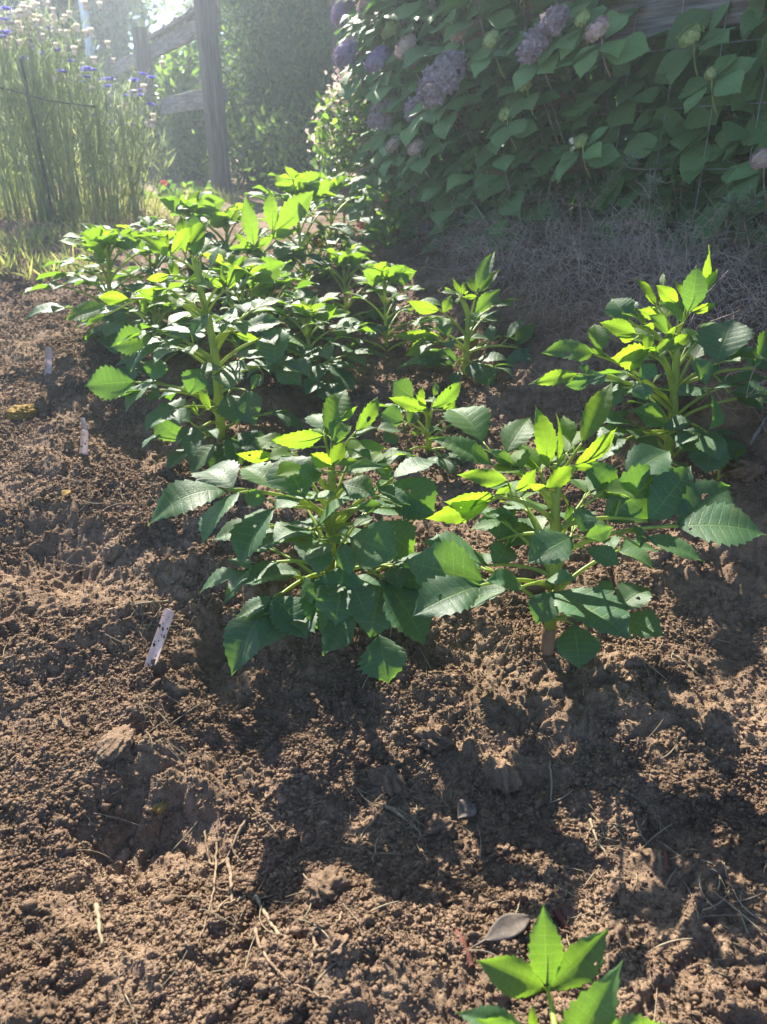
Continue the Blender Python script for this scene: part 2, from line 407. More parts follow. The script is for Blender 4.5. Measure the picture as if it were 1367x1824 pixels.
M['blue'] = simple_mat('blue_petal', [(.3, (.17, .16, .46)), (.7, (.36, .33, .68))], 60, .6, .3, thru=(.25, .22, .85, .4))
M['hedge'] = leaf_mat('hedge_leaf', (.035, .075, .030), (.09, .16, .04), (.08, .19, .025), (.28, .45, .04), rough=.65, spec=.2, tfac=.30, nveins=False, spots=False)
M['tree'] = leaf_mat('tree_leaf', (.040, .075, .028), (.10, .15, .04), (.08, .16, .025), (.20, .30, .05), rough=.5, spec=.4, tfac=.36, nveins=False, spots=False)
M['rose'] = leaf_mat('rose_leaf', (.05, .10, .03), (.10, .17, .04), (.12, .26, .03), (.26, .42, .04), rough=.3, spec=.6, tfac=.35, nveins=False, spots=False)
M['trunk'] = simple_mat('tree_bark', [(.3, (.05, .04, .03)), (.7, (.15, .12, .09))], 12, .9, .1, .6, 20)
M['weed'] = simple_mat('dry_weed', [(.3, (.29, .22, .17)), (.6, (.44, .345, .28)), (.8, (.54, .44, .36))], 30, .85, .2)
M['needle'] = leaf_mat('grey_green_needle', (.10, .15, .10), (.16, .2, .12), (.12, .2, .1), (.2, .28, .1), rough=.6, tfac=.25, nveins=False, spots=False)
def petal(name, c1, c2, th=.25): return simple_mat(name, [(.32, c1), (.7, c2)], 90, .75, .2, thru=(*c2, th))
M['fl_dry'] = petal('dried_mauve_floret', (.19, .145, .15), (.40, .335, .35))
M['fl_green'] = petal('green_floret', (.20, .28, .09), (.42, .48, .20))
M['fl_purple'] = petal('purple_floret', (.15, .12, .19), (.30, .24, .35))
M['fl_pink'] = petal('pink_green_floret', (.36, .33, .15), (.52, .34, .40))
M['fl_blush'] = petal('blush_floret', (.52, .36, .28), (.78, .66, .52), .4)
M['fl_red'] = petal('red_petal', (.6, .06, .10), (.8, .16, .2), .4)
M['fl_orange'] = petal('orange_petal', (.7, .30, .02), (.85, .48, .05), .4)
M['moss'] = simple_mat('dry_moss', [(.3, (.15, .10, .03)), (.7, (.30, .20, .06))], 120, .95, .1, .6, 300)
M['stone'] = simple_mat('pale_stone', [(.3, (.26, .27, .29)), (.7, (.46, .47, .50))], 10, .85, .2, .4, 40)

# ------------------------------------------------------------------ ground sheet
def build_ground():
    ys = [-6, -4, -2.5, -1.5, -.9, -.5, -.25, -.1, 0, .06, .12, .17, .21]
    y = .24
    while y < 3.2: ys.append(y); y += .0029*(y+.12)
    while y < 9: ys.append(y); y += .012*(y-1.5)
    while y < 39: ys.append(y); y += .10*y
    ys.append(41)
    ys = np.array(ys); uc = np.linspace(-1.0, 1.0, 760); ex = np.maximum(ys, 0)+.36
    fk = np.linspace(0, 1, 47)[1:]**3; R_ = 1.0*ex[:, None]+(46-1.0*ex[:, None])*fk[None]
    X = np.concatenate([-R_[:, ::-1], uc[None]*ex[:, None], R_], 1); Yg = np.repeat(ys[:, None], X.shape[1], 1)
    Z = gz(X, Yg)
    V = np.stack([X, Yg, Z], -1).reshape(-1, 3); ny, nx = X.shape
    i = np.arange(ny-1)[:, None]*nx; j = np.arange(nx-1)[None]
    q = np.stack([i+j, i+j+1, i+nx+j+1, i+nx+j], -1).reshape(-1, 4)
    mb = MB(); mb.add(V, q)
    tag(mb.build('garden_soil', M['soil']), 'tilled brown garden soil with furrows and crumbly clods', 'soil', kind='structure')
build_ground()
def GZ(x, y): return float(gz(np.array([x]), np.array([y]))[0])

# ------------------------------------------------------------------ crumbs of soil
def icos():
    t = (1+5**.5)/2
    v = np.array([(-1, t, 0), (1, t, 0), (-1, -t, 0), (1, -t, 0), (0, -1, t), (0, 1, t), (0, -1, -t), (0, 1, -t), (t, 0, -1), (t, 0, 1), (-t, 0, -1), (-t, 0, 1)], float)
    f = [(0, 11, 5), (0, 5, 1), (0, 1, 7), (0, 7, 10), (0, 10, 11), (1, 5, 9), (5, 11, 4), (11, 10, 2), (10, 7, 6), (7, 1, 8), (3, 9, 4), (3, 4, 2), (3, 2, 6), (3, 6, 8), (3, 8, 9), (4, 9, 5), (2, 4, 11), (6, 2, 10), (8, 6, 7), (9, 8, 1)]
    return v/np.linalg.norm(v[0]), np.array(f)
def subdiv(v, f):
    v = list(map(tuple, v)); cache = {}; out = []
    def mid(a, b):
        k = (min(a, b), max(a, b))
        if k not in cache:
            p = np.array(v[a])+np.array(v[b]); p /= np.linalg.norm(p); v.append(tuple(p)); cache[k] = len(v)-1
        return cache[k]
    for a, b, c in f:
        x, y, z = mid(a, b), mid(b, c), mid(c, a); out += [(a, x, z), (b, y, x), (c, z, y), (x, y, z)]
    return np.array(v), np.array(out)
def build_crumbs():
    rng = np.random.default_rng(5); iv, jf = icos()
    ov = np.array([(1, 0, 0), (-1, 0, 0), (0, 1, 0), (0, -1, 0), (0, 0, 1), (0, 0, -1)], float); of = np.array([(0, 2, 4), (2, 1, 4), (1, 3, 4), (3, 0, 4), (2, 0, 5), (1, 2, 5), (3, 1, 5), (0, 3, 5)])
    mb = MB()
    for (N, r0, sg, rmax, vv, ff, jit) in ((8000, .0015, .45, .0055, iv, jf, .5), (880000, .00068, .60, .0034, ov, of, .6)):
        k = len(vv)
        y = .22+(rng.random(N)**1.6)*2.6; x = (rng.random(N)*2-1)*(.25+.62*y)
        dens = smooth(.60+1.7*perlin(x*4.2, y*4.2, 40)+1.0*perlin(x*15, y*15, 41))
        furrow = np.exp(-((x-.1)**2/.26**2+(y-.63)**2/.13**2))
        keep = rng.random(N) < np.clip(dens*(1-.55*furrow)+.20, 0, 1)
        x, y = x[keep], y[keep]; n = len(x)
        r = r0*np.exp(rng.normal(0, sg, n))*(1+.7*y); r = np.minimum(r, rmax)
        z = gz(x, y)+r*.35
        V = vv[None]*np.maximum(.25, 1+jit*rng.standard_normal((n, k, 1)))
        V = V*r[:, None, None]*np.stack([1+.3*rng.random(n), 1+.3*rng.random(n), .7+.3*rng.random(n)], -1)[:, None]
        a = rng.random(n)*6.28; ca, sa = np.cos(a)[:, None], np.sin(a)[:, None]
        V = np.stack([V[..., 0]*ca-V[..., 1]*sa, V[..., 0]*sa+V[..., 1]*ca, V[..., 2]], -1)+np.stack([x, y, z], -1)[:, None]
        F = (ff[None]+(np.arange(n)*k)[:, None, None]).reshape(-1, 3)
        mb.add(V.reshape(-1, 3), None, F)
    tag(mb.build('soil_crumbs', M['soil'], flat=True), 'loose crumbs of dry soil scattered over the bed', 'soil crumbs', kind='stuff')
build_crumbs()

def clod(name, px, py, size, label, seed, m='soil', sq=(1, 1, .7), cat='clod', sink=.35, lump=.30):
    rng = np.random.default_rng(seed); v, f = icos()
    for _ in range(4): v, f = subdiv(v, f)
    p = v*2.2+seed*3.7
    d = 1+lump*perlin(p[:, 0]+p[:, 2]*.7, p[:, 1]-p[:, 2]*.6, seed)+.16*perlin(p[:, 0]*2.7+p[:, 2]*2.1, p[:, 1]*2.7+p[:, 2]*1.7, seed+1)
    d = d+.10*(bumps(p[:, 0]*3+p[:, 2]*2.1, p[:, 1]*3-p[:, 2]*1.3, seed+2))+.04*perlin(p[:, 0]*11+p[:, 2]*7, p[:, 1]*11, seed+3)
    v = v*d[:, None]*np.array(sq)*size
    a = rng.random()*6.28; v = np.stack([v[:, 0]*math.cos(a)-v[:, 1]*math.sin(a), v[:, 0]*math.sin(a)+v[:, 1]*math.cos(a), v[:, 2]], -1)
    h = ground_hit(px, py, gz); mb = MB(); mb.add(v, None, f)
    o = mb.build(name, M[m]); o.location = (h[0], h[1], h[2]+size*sq[2]*(1-2*sink)*.6)
    return tag(o, label, cat)
clod('soil_clod', 585, 1588, .021, 'rounded sunlit soil clod at the left rim of the sunny patch below the shadow', 11)
clod('soil_clod', 775, 1318, .023, 'angular dark soil clod in the shade below the bushy front dahlia', 12, sq=(1.1, .9, .75), lump=.5)
clod('soil_clod', 692, 1395, .022, 'flaky wedge of dark soil beside the straw in the shade', 13, sq=(1.3, .7, .6), lump=.5)
clod('soil_clod', 895, 1385, .021, 'blocky dark soil clod right of the crumpled leaf in the shade', 14, sq=(1.2, .9, .7), lump=.45)
clod('soil_clod', 205, 1325, .021, 'broad flat sunlit soil clod below the leaning white plant label', 15, sq=(1.3, .9, .38), lump=.25)
clod('soil_clod', 785, 1480, .017, 'fibrous round soil clod beside a tuft of straw', 16, lump=.4)
clod('soil_clod', 208, 985, .022, 'knobbly soil clod on the rim of the dark hollow at left', 17)
clod('soil_clod', 1330, 840, .030, 'large soil clod near the small sprout at the right edge', 18)
clod('soil_clod', 600, 1690, .012, 'small pointed pale soil clod in the sunny crumbs', 19, lump=.5)
clod('mossy_clod', 42, 738, .036, 'low clod covered in golden brown moss at the left edge', 20, m='moss', sq=(1, 1, .45), cat='moss')
clod('mossy_clod', 285, 1395+45, .008, 'tiny yellow green tuft of moss on sunlit crumbs', 21, m='moss', sq=(1, 1, .7), cat='moss')
clod('boulder', 608, 366, .19, 'pale grey stone beside the foot of a fence post', 22, m='stone', sq=(.8, .8, 1.0), cat='stone', sink=.2, lump=.2)

# ------------------------------------------------------------------ straw and roots
def build_straw():
    rng = np.random.default_rng(8); mb = MB(); k = 0
    clusters = [ground_hit(*p)[:2] for p in [(290, 890), (280, 1130), (200, 900), (740, 1400), (690, 1440), (250, 1340), (560, 1600), (1020, 1640), (1280, 1600), (400, 1650), (1130, 1500)]]
    while k < 620:
        if rng.random() < .38:
            c = clusters[rng.integers(len(clusters))]; x, y = c+rng.normal(0, .035, 2)
        else:
            y = .25+rng.random()**1.3*2.0; x = (rng.random()*2-1)*(.2+.55*y)
        L = .006+.05*rng.random()**2.0+.008*y; a = rng.random()*math.pi; n = 6
        dx, dy = math.cos(a), math.sin(a)
        s = np.linspace(-.5, .5, n); b = rng.normal(0, .09)*L
        xs = x+dx*s*L-dy*b*(1-4*s*s); ys = y+dy*s*L+dx*b*(1-4*s*s)
        zz = gz(xs, ys); lo = np.polyfit(s, zz, 1); line = np.polyval(lo, s)
        off = np.max(zz-line); up = rng.random()**3*.35*L
        zs = line+off*.75+.0008+(s+.5)*up
        r = (.0003+.0005*rng.random())*(1+.35*y) if rng.random() < .8 else .0011
        mb.tube(np.stack([xs, ys, zs], -1), np.linspace(r, r*.6, n), 4); k += 1
    tag(mb.build('straw_litter', M['straw']), 'bits of dry straw and thin rootlets scattered on the soil', 'straw litter', kind='stuff')
build_straw()
def root_thing(name, label, cat, strands, m, seed, rad=.0014, lift=.004):
    rng = np.random.default_rng(seed); mb = MB()
    for st in strands:
        pts = np.array([ground_hit(a, b, gz) for a, b in st[:-1]])
        pts[:, 2] += lift*np.array([.4]+[1]*(len(pts)-2)+[.4]) if len(pts) > 2 else lift*.5
        t = np.linspace(0, len(pts)-1, 7*(len(pts)-1)+1)
        P = np.stack([np.interp(t, range(len(pts)), pts[:, i]) for i in range(3)], -1)
        if len(pts) > 2:
            K = np.hanning(9); K /= K.sum(); Q = np.stack([np.convolve(np.pad(P[:, i], 4, 'edge'), K, 'valid') for i in range(3)], -1); P = Q
        P[1:-1] += rng.normal(0, .0006, P[1:-1].shape)
        r = rad*st[-1]; mb.tube(P, np.linspace(r, r*.55, len(P))*(1+.15*rng.standard_normal(len(P))), 6)
    return tag(mb.build(name, M[m]), label, cat)
root_thing('dry_root', 'tangle of dry curved roots half in sun at lower left', 'root',
    [[(446, 1450), (420, 1500), (405, 1535), (388, 1547), (375, 1545), (368, 1505), (366, 1480), 1.5], [(405, 1530), (412, 1560), (412, 1590), (415, 1618), 2.0],
     [(386, 1500), (387, 1545), (380, 1600), (365, 1660), (345, 1700), 1.2], [(415, 1600), (395, 1615), (380, 1650), 1.0], [(440, 1598), (410, 1612), (390, 1620), 1.2],
     [(355, 1655), (380, 1650), (415, 1636), 1.0], [(372, 1580), (400, 1590), (412, 1592), .8], [(348, 1525), (375, 1543), 1.0]], 'root', 31)
root_thing('dry_root', 'hooked pale dry root above the sunny patch at lower centre', 'root',
    [[(554, 1662), (561, 1680), (562, 1702), (580, 1695), (592, 1685), (594, 1668), (590, 1655), 1.6], [(608, 1626), (606, 1645), (590, 1660), 1.2], [(557, 1700), (557, 1730), (556, 1758), 1.1], [(560, 1660), (575, 1645), (586, 1650), .8]], 'root', 32)
root_thing('dry_root', 'long trailing dry root curving towards the lower edge', 'root', [[(455, 1655), (462, 1690), (478, 1715), (500, 1740), (520, 1755), 1.4], [(450, 1660), (447, 1675), (458, 1682), .8], [(520, 1755), (560, 1775), (600, 1786), .9]], 'root', 33)
root_thing('dry_stalk', 'split pale straw stalk standing out of the shade at lower centre', 'stalk', [[(455, 1597), (470, 1630), (488, 1655), (498, 1668), 2.2]], 'straw', 34)
root_thing('dry_stalk', 'straight pale straw stalk lying on shaded soil at lower left', 'stalk', [[(172, 1612), (178, 1650), (184, 1692), 2.2]], 'straw', 35)
root_thing('dry_stalk', 'long pale straw stalk lying beside the leaning white label', 'stalk', [[(190, 1090), (250, 1080), (305, 1072), 1.8]], 'straw', 36)
root_thing('dry_stalk', 'slanting grey straw stalk left of the crumpled leaf', 'stalk', [[(680, 1433), (705, 1450), (725, 1465), 2.2]], 'straw', 37)
root_thing('dry_stalk', 'thin upright straw stalk in the shade right of the blocky clod', 'stalk', [[(978, 1355), (983, 1395), (980, 1432), 1.4]], 'straw', 38)
root_thing('dry_stalk', 'bent straw stalk in the dark soil above the red bark slivers', 'stalk', [[(1050, 1460), (1062, 1500), (1085, 1533), 1.5]], 'straw', 39)
root_thing('dry_stalk', 'split straw stalk lying on the sunlit bank right of the right front dahlia', 'stalk', [[(1195, 1165), (1222, 1185), (1245, 1205), 2.0]], 'straw', 40)
def bark(px, py, qx, qy, wd, label, seed):
    rng = np.random.default_rng(seed); a = ground_hit(px, py, gz); b = ground_hit(qx, qy, gz)
    n = 14; t = np.linspace(0, 1, n); P = a+(b-a)*t[:, None]; P[:, 2] += .004+.003*np.sin(t*3)
    S = unit(np.cross(b-a, (0, 0, 1))); V = []
    for i in range(n):
        ww = wd*(.55+.45*math.sin(math.pi*min(1, .15+t[i]*.8)))*(1+.12*rng.standard_normal())
        for s, h in ((-1, -.3), (-.5, .35), (0, .55), (.5, .3), (1, -.35), (.5, -.35), (0, -.2), (-.5, -.4)):
            V.append(P[i]+S*s*ww+np.array([0, 0, h*wd*(1+.2*rng.standard_normal())]))
    i = np.arange(n-1)[:, None]*8; j = np.arange(8)[None]; q = np.stack([i+j, i+(j+1) % 8, i+8+(j+1) % 8, i+8+j], -1).reshape(-1, 4)
    q = np.vstack([q, [[0, 1, 6, 7], [1, 2, 5, 6], [2, 3, 4, 5]], np.array([[7, 6, 1, 0], [6, 5, 2, 1], [5, 4, 3, 2]])+(n-1)*8])
    mb = MB(); mb.add(np.array(V), q); tag(mb.build('bark_sliver', M['bark'], flat=True), label, 'bark')
bark(812, 1662, 840, 1728, .0052, 'long curved sliver of red bark beside the grey fallen leaf', 51)
bark(990, 1625, 1008, 1660, .0050, 'red bark chip tucked behind the near young dahlia leaf', 52)
bark(1184, 1520, 1186, 1556, .0034, 'small upright sliver of red bark in the shade at right', 53)
bark(917, 1612, 940, 1606, .0040, 'short reddish bark crumb above the grey fallen leaf', 54)
def ground_leaf(px, py, qx, qy, W, label, m='deadleaf', lift=.008, seed=1, fold=.25):
    a = ground_hit(px, py, gz); b = ground_hit(qx, qy, gz); a[2] += lift*.6; b[2] += lift
    mb = MB(); blade(mb, a, b, W, curve=.1, fold=fold, nt=5, tooth=.02, quilt=.004, wav=.02, N=(0, -.25, 1), rng=random.Random(seed))
    mb.tube([a-(b-a)*.22+np.array([0, 0, -lift*.3]), a, a+(b-a)*.05], .0012, 5)
    o = mb.build('fallen_leaf', M[m]); sm = o.modifiers.new('s', 'SOLIDIFY'); sm.thickness = .0005
    tag(o, label, 'leaf')
ground_leaf(862, 1682, 950, 1642, .17, 'dry grey fallen leaf lying below the dark furrow')
ground_leaf(845, 1438, 815, 1465, .42, 'crumpled grey leaf lying in the shaded furrow', seed=3, fold=.5)
ground_leaf(112, 890, 128, 880, .4, 'curled ochre leaf scrap on the sunny soil at left', m='moss', seed=4)

# ------------------------------------------------------------------ plant labels
def plant_label(px, py, tx, ty, wd, label, lean=0., turn=0., dirt=0, seed=0, ink=None, length=None):
    a = ground_hit(px, py, gz); b = at(tx, ty, a[1]-lean)
    d = unit(b-a); L = np.linalg.norm(b-a); a = a-d*.03; L += .03
    S = unit(np.cross(d, (math.sin(turn), -math.cos(turn), 0))); N = np.cross(S, d)
    if N[1] > 0: N = -N
    th = .0011; hw = wd/2; cut = .18*wd
    prof = [(-hw*.25, 0), (hw*.25, 0), (hw, .018), (hw, L-cut), (hw-cut, L), (-hw+cut, L), (-hw, L-cut), (-hw, .018)]
    V = [a+S*x+d*y+N*s for s in (th/2, -th/2) for x, y in prof]; k = len(prof)
    q = [(i, (i+1) % k, (i+1) % k+k, i+k) for i in range(k)]
    q += [(0, 1, 2, 7), (7, 2, 3, 6), (6, 3, 4, 5)]; q += [(7+k, 2+k, 1+k, k), (6+k, 3+k, 2+k, 7+k), (5+k, 4+k, 3+k, 6+k)]
    root = empty('plant_label', a+d*.03, label, 'plant label', 'plastic labels marking the dahlia rows')
    mb = MB(); mb.add(np.array(V), q); o = mb.build('tag_blade', M['label'], root, origin=root.location, flat=True)
    rng = np.random.default_rng(seed)
    if dirt:
        md = MB()
        for _ in range(dirt):
            x = (rng.random()*2-1)*hw*.8; y = .035+(L-.042)*rng.random(); r = .0004+.0022*rng.random()**3
            c = a+S*x+d*y+N*(th/2+.0003); kk = 7; an = np.arange(kk)*6.283/kk
            rr = r*(1+.4*rng.standard_normal(kk))
            md.add(np.vstack([c[None]+N*.0004, c+S*(rr*np.cos(an))[:, None]*.8+d*(rr*np.sin(an))[:, None]*1.2]), None, [(0, 1+i, 1+(i+1) % kk) for i in range(kk)])
        md.build('dirt_spatter', M['label_dirt'], root, origin=root.location)
    if ink:
        mi = MB()
        for st in ink:
            P = np.array([a+S*(x*hw)+d*(.03+y*(L-.03))+N*(th/2+.0004) for x, y in st])
            mi.tube(P, .0007, 5)
        mi.build('handwriting', M['ink'], root, origin=root.location)
plant_label(86, 668, 87, 618, .0195, 'pale plant label standing upright farthest left by the big rear dahlia', dirt=14, seed=1)
plant_label(150, 810, 151, 766, .0165, 'greyish plant label standing upright in front of a leaning one', dirt=16, seed=2)
plant_label(153, 772, 147, 744, .0105, 'narrow plant label tilted back behind the upright greyish one', lean=-.02, turn=.5, dirt=6, seed=3)
plant_label(271, 1176, 303, 1086, .0185, 'mud spattered white plant label leaning right beside the bushy front dahlia', lean=-.03, turn=-.45, dirt=34, seed=4)
plant_label(1353, 771, 1392, 716, .0165, 'white plant label with dark handwriting cut off by the right edge', lean=-.03, turn=.1, dirt=4, seed=5,
    ink=[[(-.5, .10), (-.45, .22), (0, .10), (.4, .22)], [(-.5, .28), (.4, .30), (-.1, .38)], [(-.5, .34), (-.1, .42), (-.5, .44)], [(-.5, .50), (.5, .54)], [(-.1, .50), (-.1, .60), (.5, .62)], [(-.5, .60), (.5, .72), (-.5, .76)]])

# ------------------------------------------------------------------ dahlias
class Dahlia:
    def __init__(s, base_px, label, zoom=(0, 0, 1), seed=1, Y=None, dz=0):
        h = ground_hit(*base_px, gz); s.base = h; s.Y = h[1]; s.z = zoom; s.rng = random.Random(seed)
        s.base = np.array([h[0], h[1], h[2]-.012])
        s.root = empty('dahlia_plant', s.base, label, 'dahlia', 'dahlia plants growing in the bed')
        s.stem_pts = None
    def P(s, x, y, d=0.): return at(s.z[0]+x*s.z[2], s.z[1]+y*s.z[2], s.Y+d)
    def stem(s, pts, r0, r1, woody=.18, dY=None):
        """pts: zoom pixels from the foot up"""
        P = [s.base]+[s.P(p[0], p[1], p[2] if len(p) > 2 else 0) for p in pts]
        s.set_stem(np.array(P), r0, r1, woody); s.sy = [p[1] for p in pts]
    def set_stem(s, P, r0, r1, woody=.18):
        seg = np.linalg.norm(np.diff(P, axis=0), axis=1); c = np.concatenate([[0], np.cumsum(seg)]); s.len = c[-1]
        t = np.linspace(0, c[-1], 30)
        Q = np.stack([np.interp(t, c, P[:, i]) for i in range(3)], -1)
        K = np.hanning(9); K /= K.sum(); Q2 = np.stack([np.convolve(np.pad(Q[:, i], 4, 'reflect', reflect_type='odd'), K, 'valid') for i in range(3)], -1)
        s.Q = Q2; s.r = np.linspace(r0, r1, 30)
        r = s.r.copy()
        for k in (.28, .5, .7, .86): r *= 1+.26*np.exp(-((np.linspace(0, 1, 30)-k)/.02)**2)
        k = max(3, int(30*woody)); mb = MB(); mb.tube(s.Q[k-1:], r[k-1:], 10)
        o = mb.build('stem', M['stem'], s.root, origin=s.base)
        mw = MB(); mw.tube(s.Q[:k], r[:k]*1.02, 10); mw.build('stem_foot', M['stem_base'], s.root, origin=s.base)
    def on_stem(s, zy):
        """the point of the stem seen at zoom row zy"""
        py = s.z[1]+zy*s.z[2]
        q = s.Q; dep = (q[:, 1]*CP-(q[:, 2]-CAM_H)*SP); v = 912-FPX*((q[:, 1]*SP+(q[:, 2]-CAM_H)*CP)/dep)
        return q[int(np.argmin(abs(v-py)))]
    def leaf(s, A, lfs, age=0., r=None, tone=None):
        """A: point on the stem; lfs: leaflets (base, tip, halfwidth, extra dict)"""
        rng = s.rng; J = lfs[0][0]; L = np.linalg.norm(J-A)
        r = r or .0018+.0085*min(L, .16)
        mb = MB(); P = None
        if L > .004:
            out = unit(J-A); c1 = A+(J-A)*.35+np.array([0, 0, .16*L]); c2 = J-(J-A)*.3+np.array([0, 0, .08*L])
            P = bez(A, c1, c2, J, 14); mb.tube(P, np.linspace(r*1.35, r*.62, 14), 7)
        else: P = np.array([A, A+np.array([0, 0, .002]), J+np.array([0, 0, .003])]); mb.tube(P, r*.6, 6)
        ob = None
        for i, lf in enumerate(lfs[1:]):
            b = lf[0]; k = int(np.argmin(np.linalg.norm(P-b, axis=1))); k = max(0, min(k, len(P)-1)-2)
            if np.linalg.norm(P[k]-b) > .003: mb.tube(bez(P[k], P[k]+(b-P[k])*.4+np.array([0, 0, .004]), b-(b-P[k])*.25, b, 7), np.linspace(r*.6, r*.42, 7), 6)
        ob = mb.build('leaf', M['stem'], s.root, origin=s.base)
        for i, lf in enumerate(lfs):
            b, t, wv = lf[:3]; kw = dict(lf[3]) if len(lf) > 3 else {}
            ag = kw.pop('age', age); ll = np.linalg.norm(t-b)
            m2 = MB()
            kw.setdefault('fold', rng.uniform(.16, .42)); kw.setdefault('curve', rng.uniform(.03, .10)); kw.setdefault('roll', rng.uniform(-.45, .45) if ag > .55 else rng.uniform(-.3, .3))
            kw.setdefault('wav', rng.uniform(.010, .034))
            blade(m2, b, t, wv, age=min(1, max(0, ag+rng.uniform(-.22, .16))), tone=(rng.uniform(.25, .8) if tone is None else tone), nt=rng.choice([7, 8, 9]) if ll > .05 else 5,
                  rpt=4 if ll > .04 else 3, tooth=rng.uniform(.13, .24), peak=rng.uniform(.38, .46), rng=rng, **kw)
            d = unit(t-b); m2.tube(np.array([b, b+d*ll*.25+np.array([0, 0, -.0006]), b+d*ll*.5+np.array([0, 0, -.0008])]), np.array([r*.45, r*.28, r*.12]), 5)
            m2.build('leaflet', M['dahlia'], ob, origin=s.base)
        return ob
    def zleaf(s, ay, lf, age=0., A=None, **k):
        """lf: list of (bx,by,bd, tx,ty,td, halfwidth) in zoom pixels; the first one ends the leaf stalk"""
        A = s.on_stem(ay) if A is None else s.P(*A)
        def turn(kw, ag):
            # young leaves stand on edge, their faces near vertical; old ones lie flat
            if ag > .55: kw.setdefault('N', (s.rng.uniform(-.45, .45), -1, s.rng.uniform(.0, .5)))
            elif ag > .2: kw.setdefault('N', (s.rng.uniform(-.4, .4), -.55, .7))
            elif s.rng.random() < .22: kw.setdefault('N', (s.rng.uniform(-.8, .8), -.9, .5))
            else: kw.setdefault('N', (s.rng.uniform(-.35, .35), -.2, 1))
            return kw
        ag_ = lambda f: f[7].get('age', age) if len(f) > 7 else age
        lf = [f[:6]+(f[6]*(.62 if ag_(f) > .55 else .80 if ag_(f) > .2 else 1),)+(turn(dict(f[7]) if len(f) > 7 else {}, ag_(f)),) for f in lf]
        s.leaf(A, [(s.P(*f[:3]), s.P(*f[3:6]), f[6]*1.06)+((f[7],) if len(f) > 7 else ()) for f in lf], age=age, **k)
    def auto_leaf(s, A, az, elev, L, size, age=0., pairs=1, droop=.5):
        """a compound leaf growing from A: stalk L long at azimuth az rising at elev, then bending over"""
        rng = s.rng; h = np.array([math.cos(az), math.sin(az), 0]); z = np.array([0, 0, 1.0])
        J = A+h*L*math.cos(elev)+z*L*math.sin(elev)
        e2 = elev-droop*rng.uniform(.7, 1.5); d = h*math.cos(e2)+z*math.sin(e2)
        side = np.array([-h[1], h[0], 0]); lfs = [(J+d*size*.10, J+d*size*1.05, rng.uniform(.31, .41))]
        for k in range(pairs):
            f = .0 if k == 0 else .45
            base = J-(J-A)*f
            for sg in (-1, 1):
                sz = size*(rng.uniform(.62, .85) if k == 0 else rng.uniform(.35, .5))
                an = rng.uniform(.75, 1.1)
                dd = unit(d*math.cos(an)+side*sg*math.sin(an)+z*rng.uniform(-.18, .12))
                lfs.append((base+dd*size*.06, base+dd*sz, rng.uniform(.31, .44)))
        s.leaf(A, lfs, age=age)
    def crown(s, A, size, n=7, age=.9, lean=(0, 0)):
        rng = s.rng
        for i in range(n):
            az = i*2.4+rng.uniform(-.4, .4); f = i/max(1, n-1); el = 1.25-.95*f
            h = np.array([math.cos(az)+lean[0], math.sin(az)+lean[1], 0]); z = np.array([0, 0, 1.0])
            L = size*(.55+.6*f)*rng.uniform(.8, 1.15); d = unit(h*math.cos(el)+z*math.sin(el))
            B = A+d*size*.12*f; T = B+d*L
            nn = dict(N=(rng.uniform(-.5, .5), -1, rng.uniform(0, .4))) if rng.random() < .7 else {}
            lfs = [(B, T, rng.uniform(.26, .38), nn)]
            if f > .4:
                sd = np.array([-h[1], h[0], 0])
                for sg in (-1, 1):
                    b2 = B+d*L*.1; dd = unit(d*.75+sd*sg*.75); lfs.append((b2, b2+dd*L*rng.uniform(.45, .7), rng.uniform(.3, .42), nn))
            s.leaf(A, lfs, age=age-.35*f, r=.0022)
    def auto(s, top_px, r0, nodes=5, leafL=.09, size=.075, crown=.055,  az0=None, low=.1, age_top=.75):
        rng = s.rng; top = at(top_px[0], top_px[1], s.Y); size *= 1.3; leafL *= 1.1; crown *= 1.25; nodes += 1; r0 *= .8
        T = s.base+(top-s.base)*.86
        mid = (s.base+T)/2+np.array([rng.uniform(-.01, .01), rng.uniform(-.01, .01), 0])
        s.set_stem(np.array([s.base, mid, T]), r0, r0*.55)
        az0 = rng.uniform(0, 3) if az0 is None else az0
        for i in range(nodes):
            f = low+(.92-low)*i/max(1, nodes-1); A = s.Q[min(29, int(f*29))]
            k = 1-.5*f**2; grow = .75+.25*min(1, i)
            for sg in (0, 1, .5, 1.5)[:2 if i == 0 else 4 if rng.random() < .6 else 3]:
                az = az0+i*1.57+sg*math.pi+rng.uniform(-.35, .35)
                s.auto_leaf(A, az, .35+.55*f+rng.uniform(-.12, .12), leafL*k*grow*rng.uniform(.8, 1.15), size*k*rng.uniform(.85, 1.15), age=max(0, age_top*(f-.35)/.65+rng.uniform(-.2, .25)), pairs=1 if f > .7 or rng.random() < .5 else 2, droop=.45+.35*(1-f))
        s.crown(s.Q[-1], crown, 9)

Y_ = dict(age=.9)
# --- front right dahlia
B = Dahlia((974, 1158), 'sparse front dahlia with bare brown stem foot standing at the edge of the shaded furrow', (700, 670, .488), 2)
B.stem([(566, 985), (588, 770), (592, 560, .005), (597, 400, .01), (600, 320, .015)], .0108, .0055, .22)
B.zleaf(775, [(318, 765, -.07, 72, 872, -.13, .33), (335, 750, -.05, 40, 676, -.02, .38), (420, 782, -.06, 255, 842, -.04, .42)])
B.zleaf(785, [(470, 770, -.07, 345, 742, -.09, .34), (560, 745, -.07, 668, 742, -.09, .36)])
B.zleaf(790, [(585, 790, -.03, 872, 955, -.13, .42), (582, 788, -.04, 522, 905, -.07, .45)])
B.zleaf(895, [(840, 882, .03, 996, 950, -.02, .42), (820, 860, .03, 938, 772, .06, .46), (760, 800, .03, 800, 745, .05, .4)])
B.zleaf(900, [(660, 905, -.045, 682, 1072, -.10, .50)])
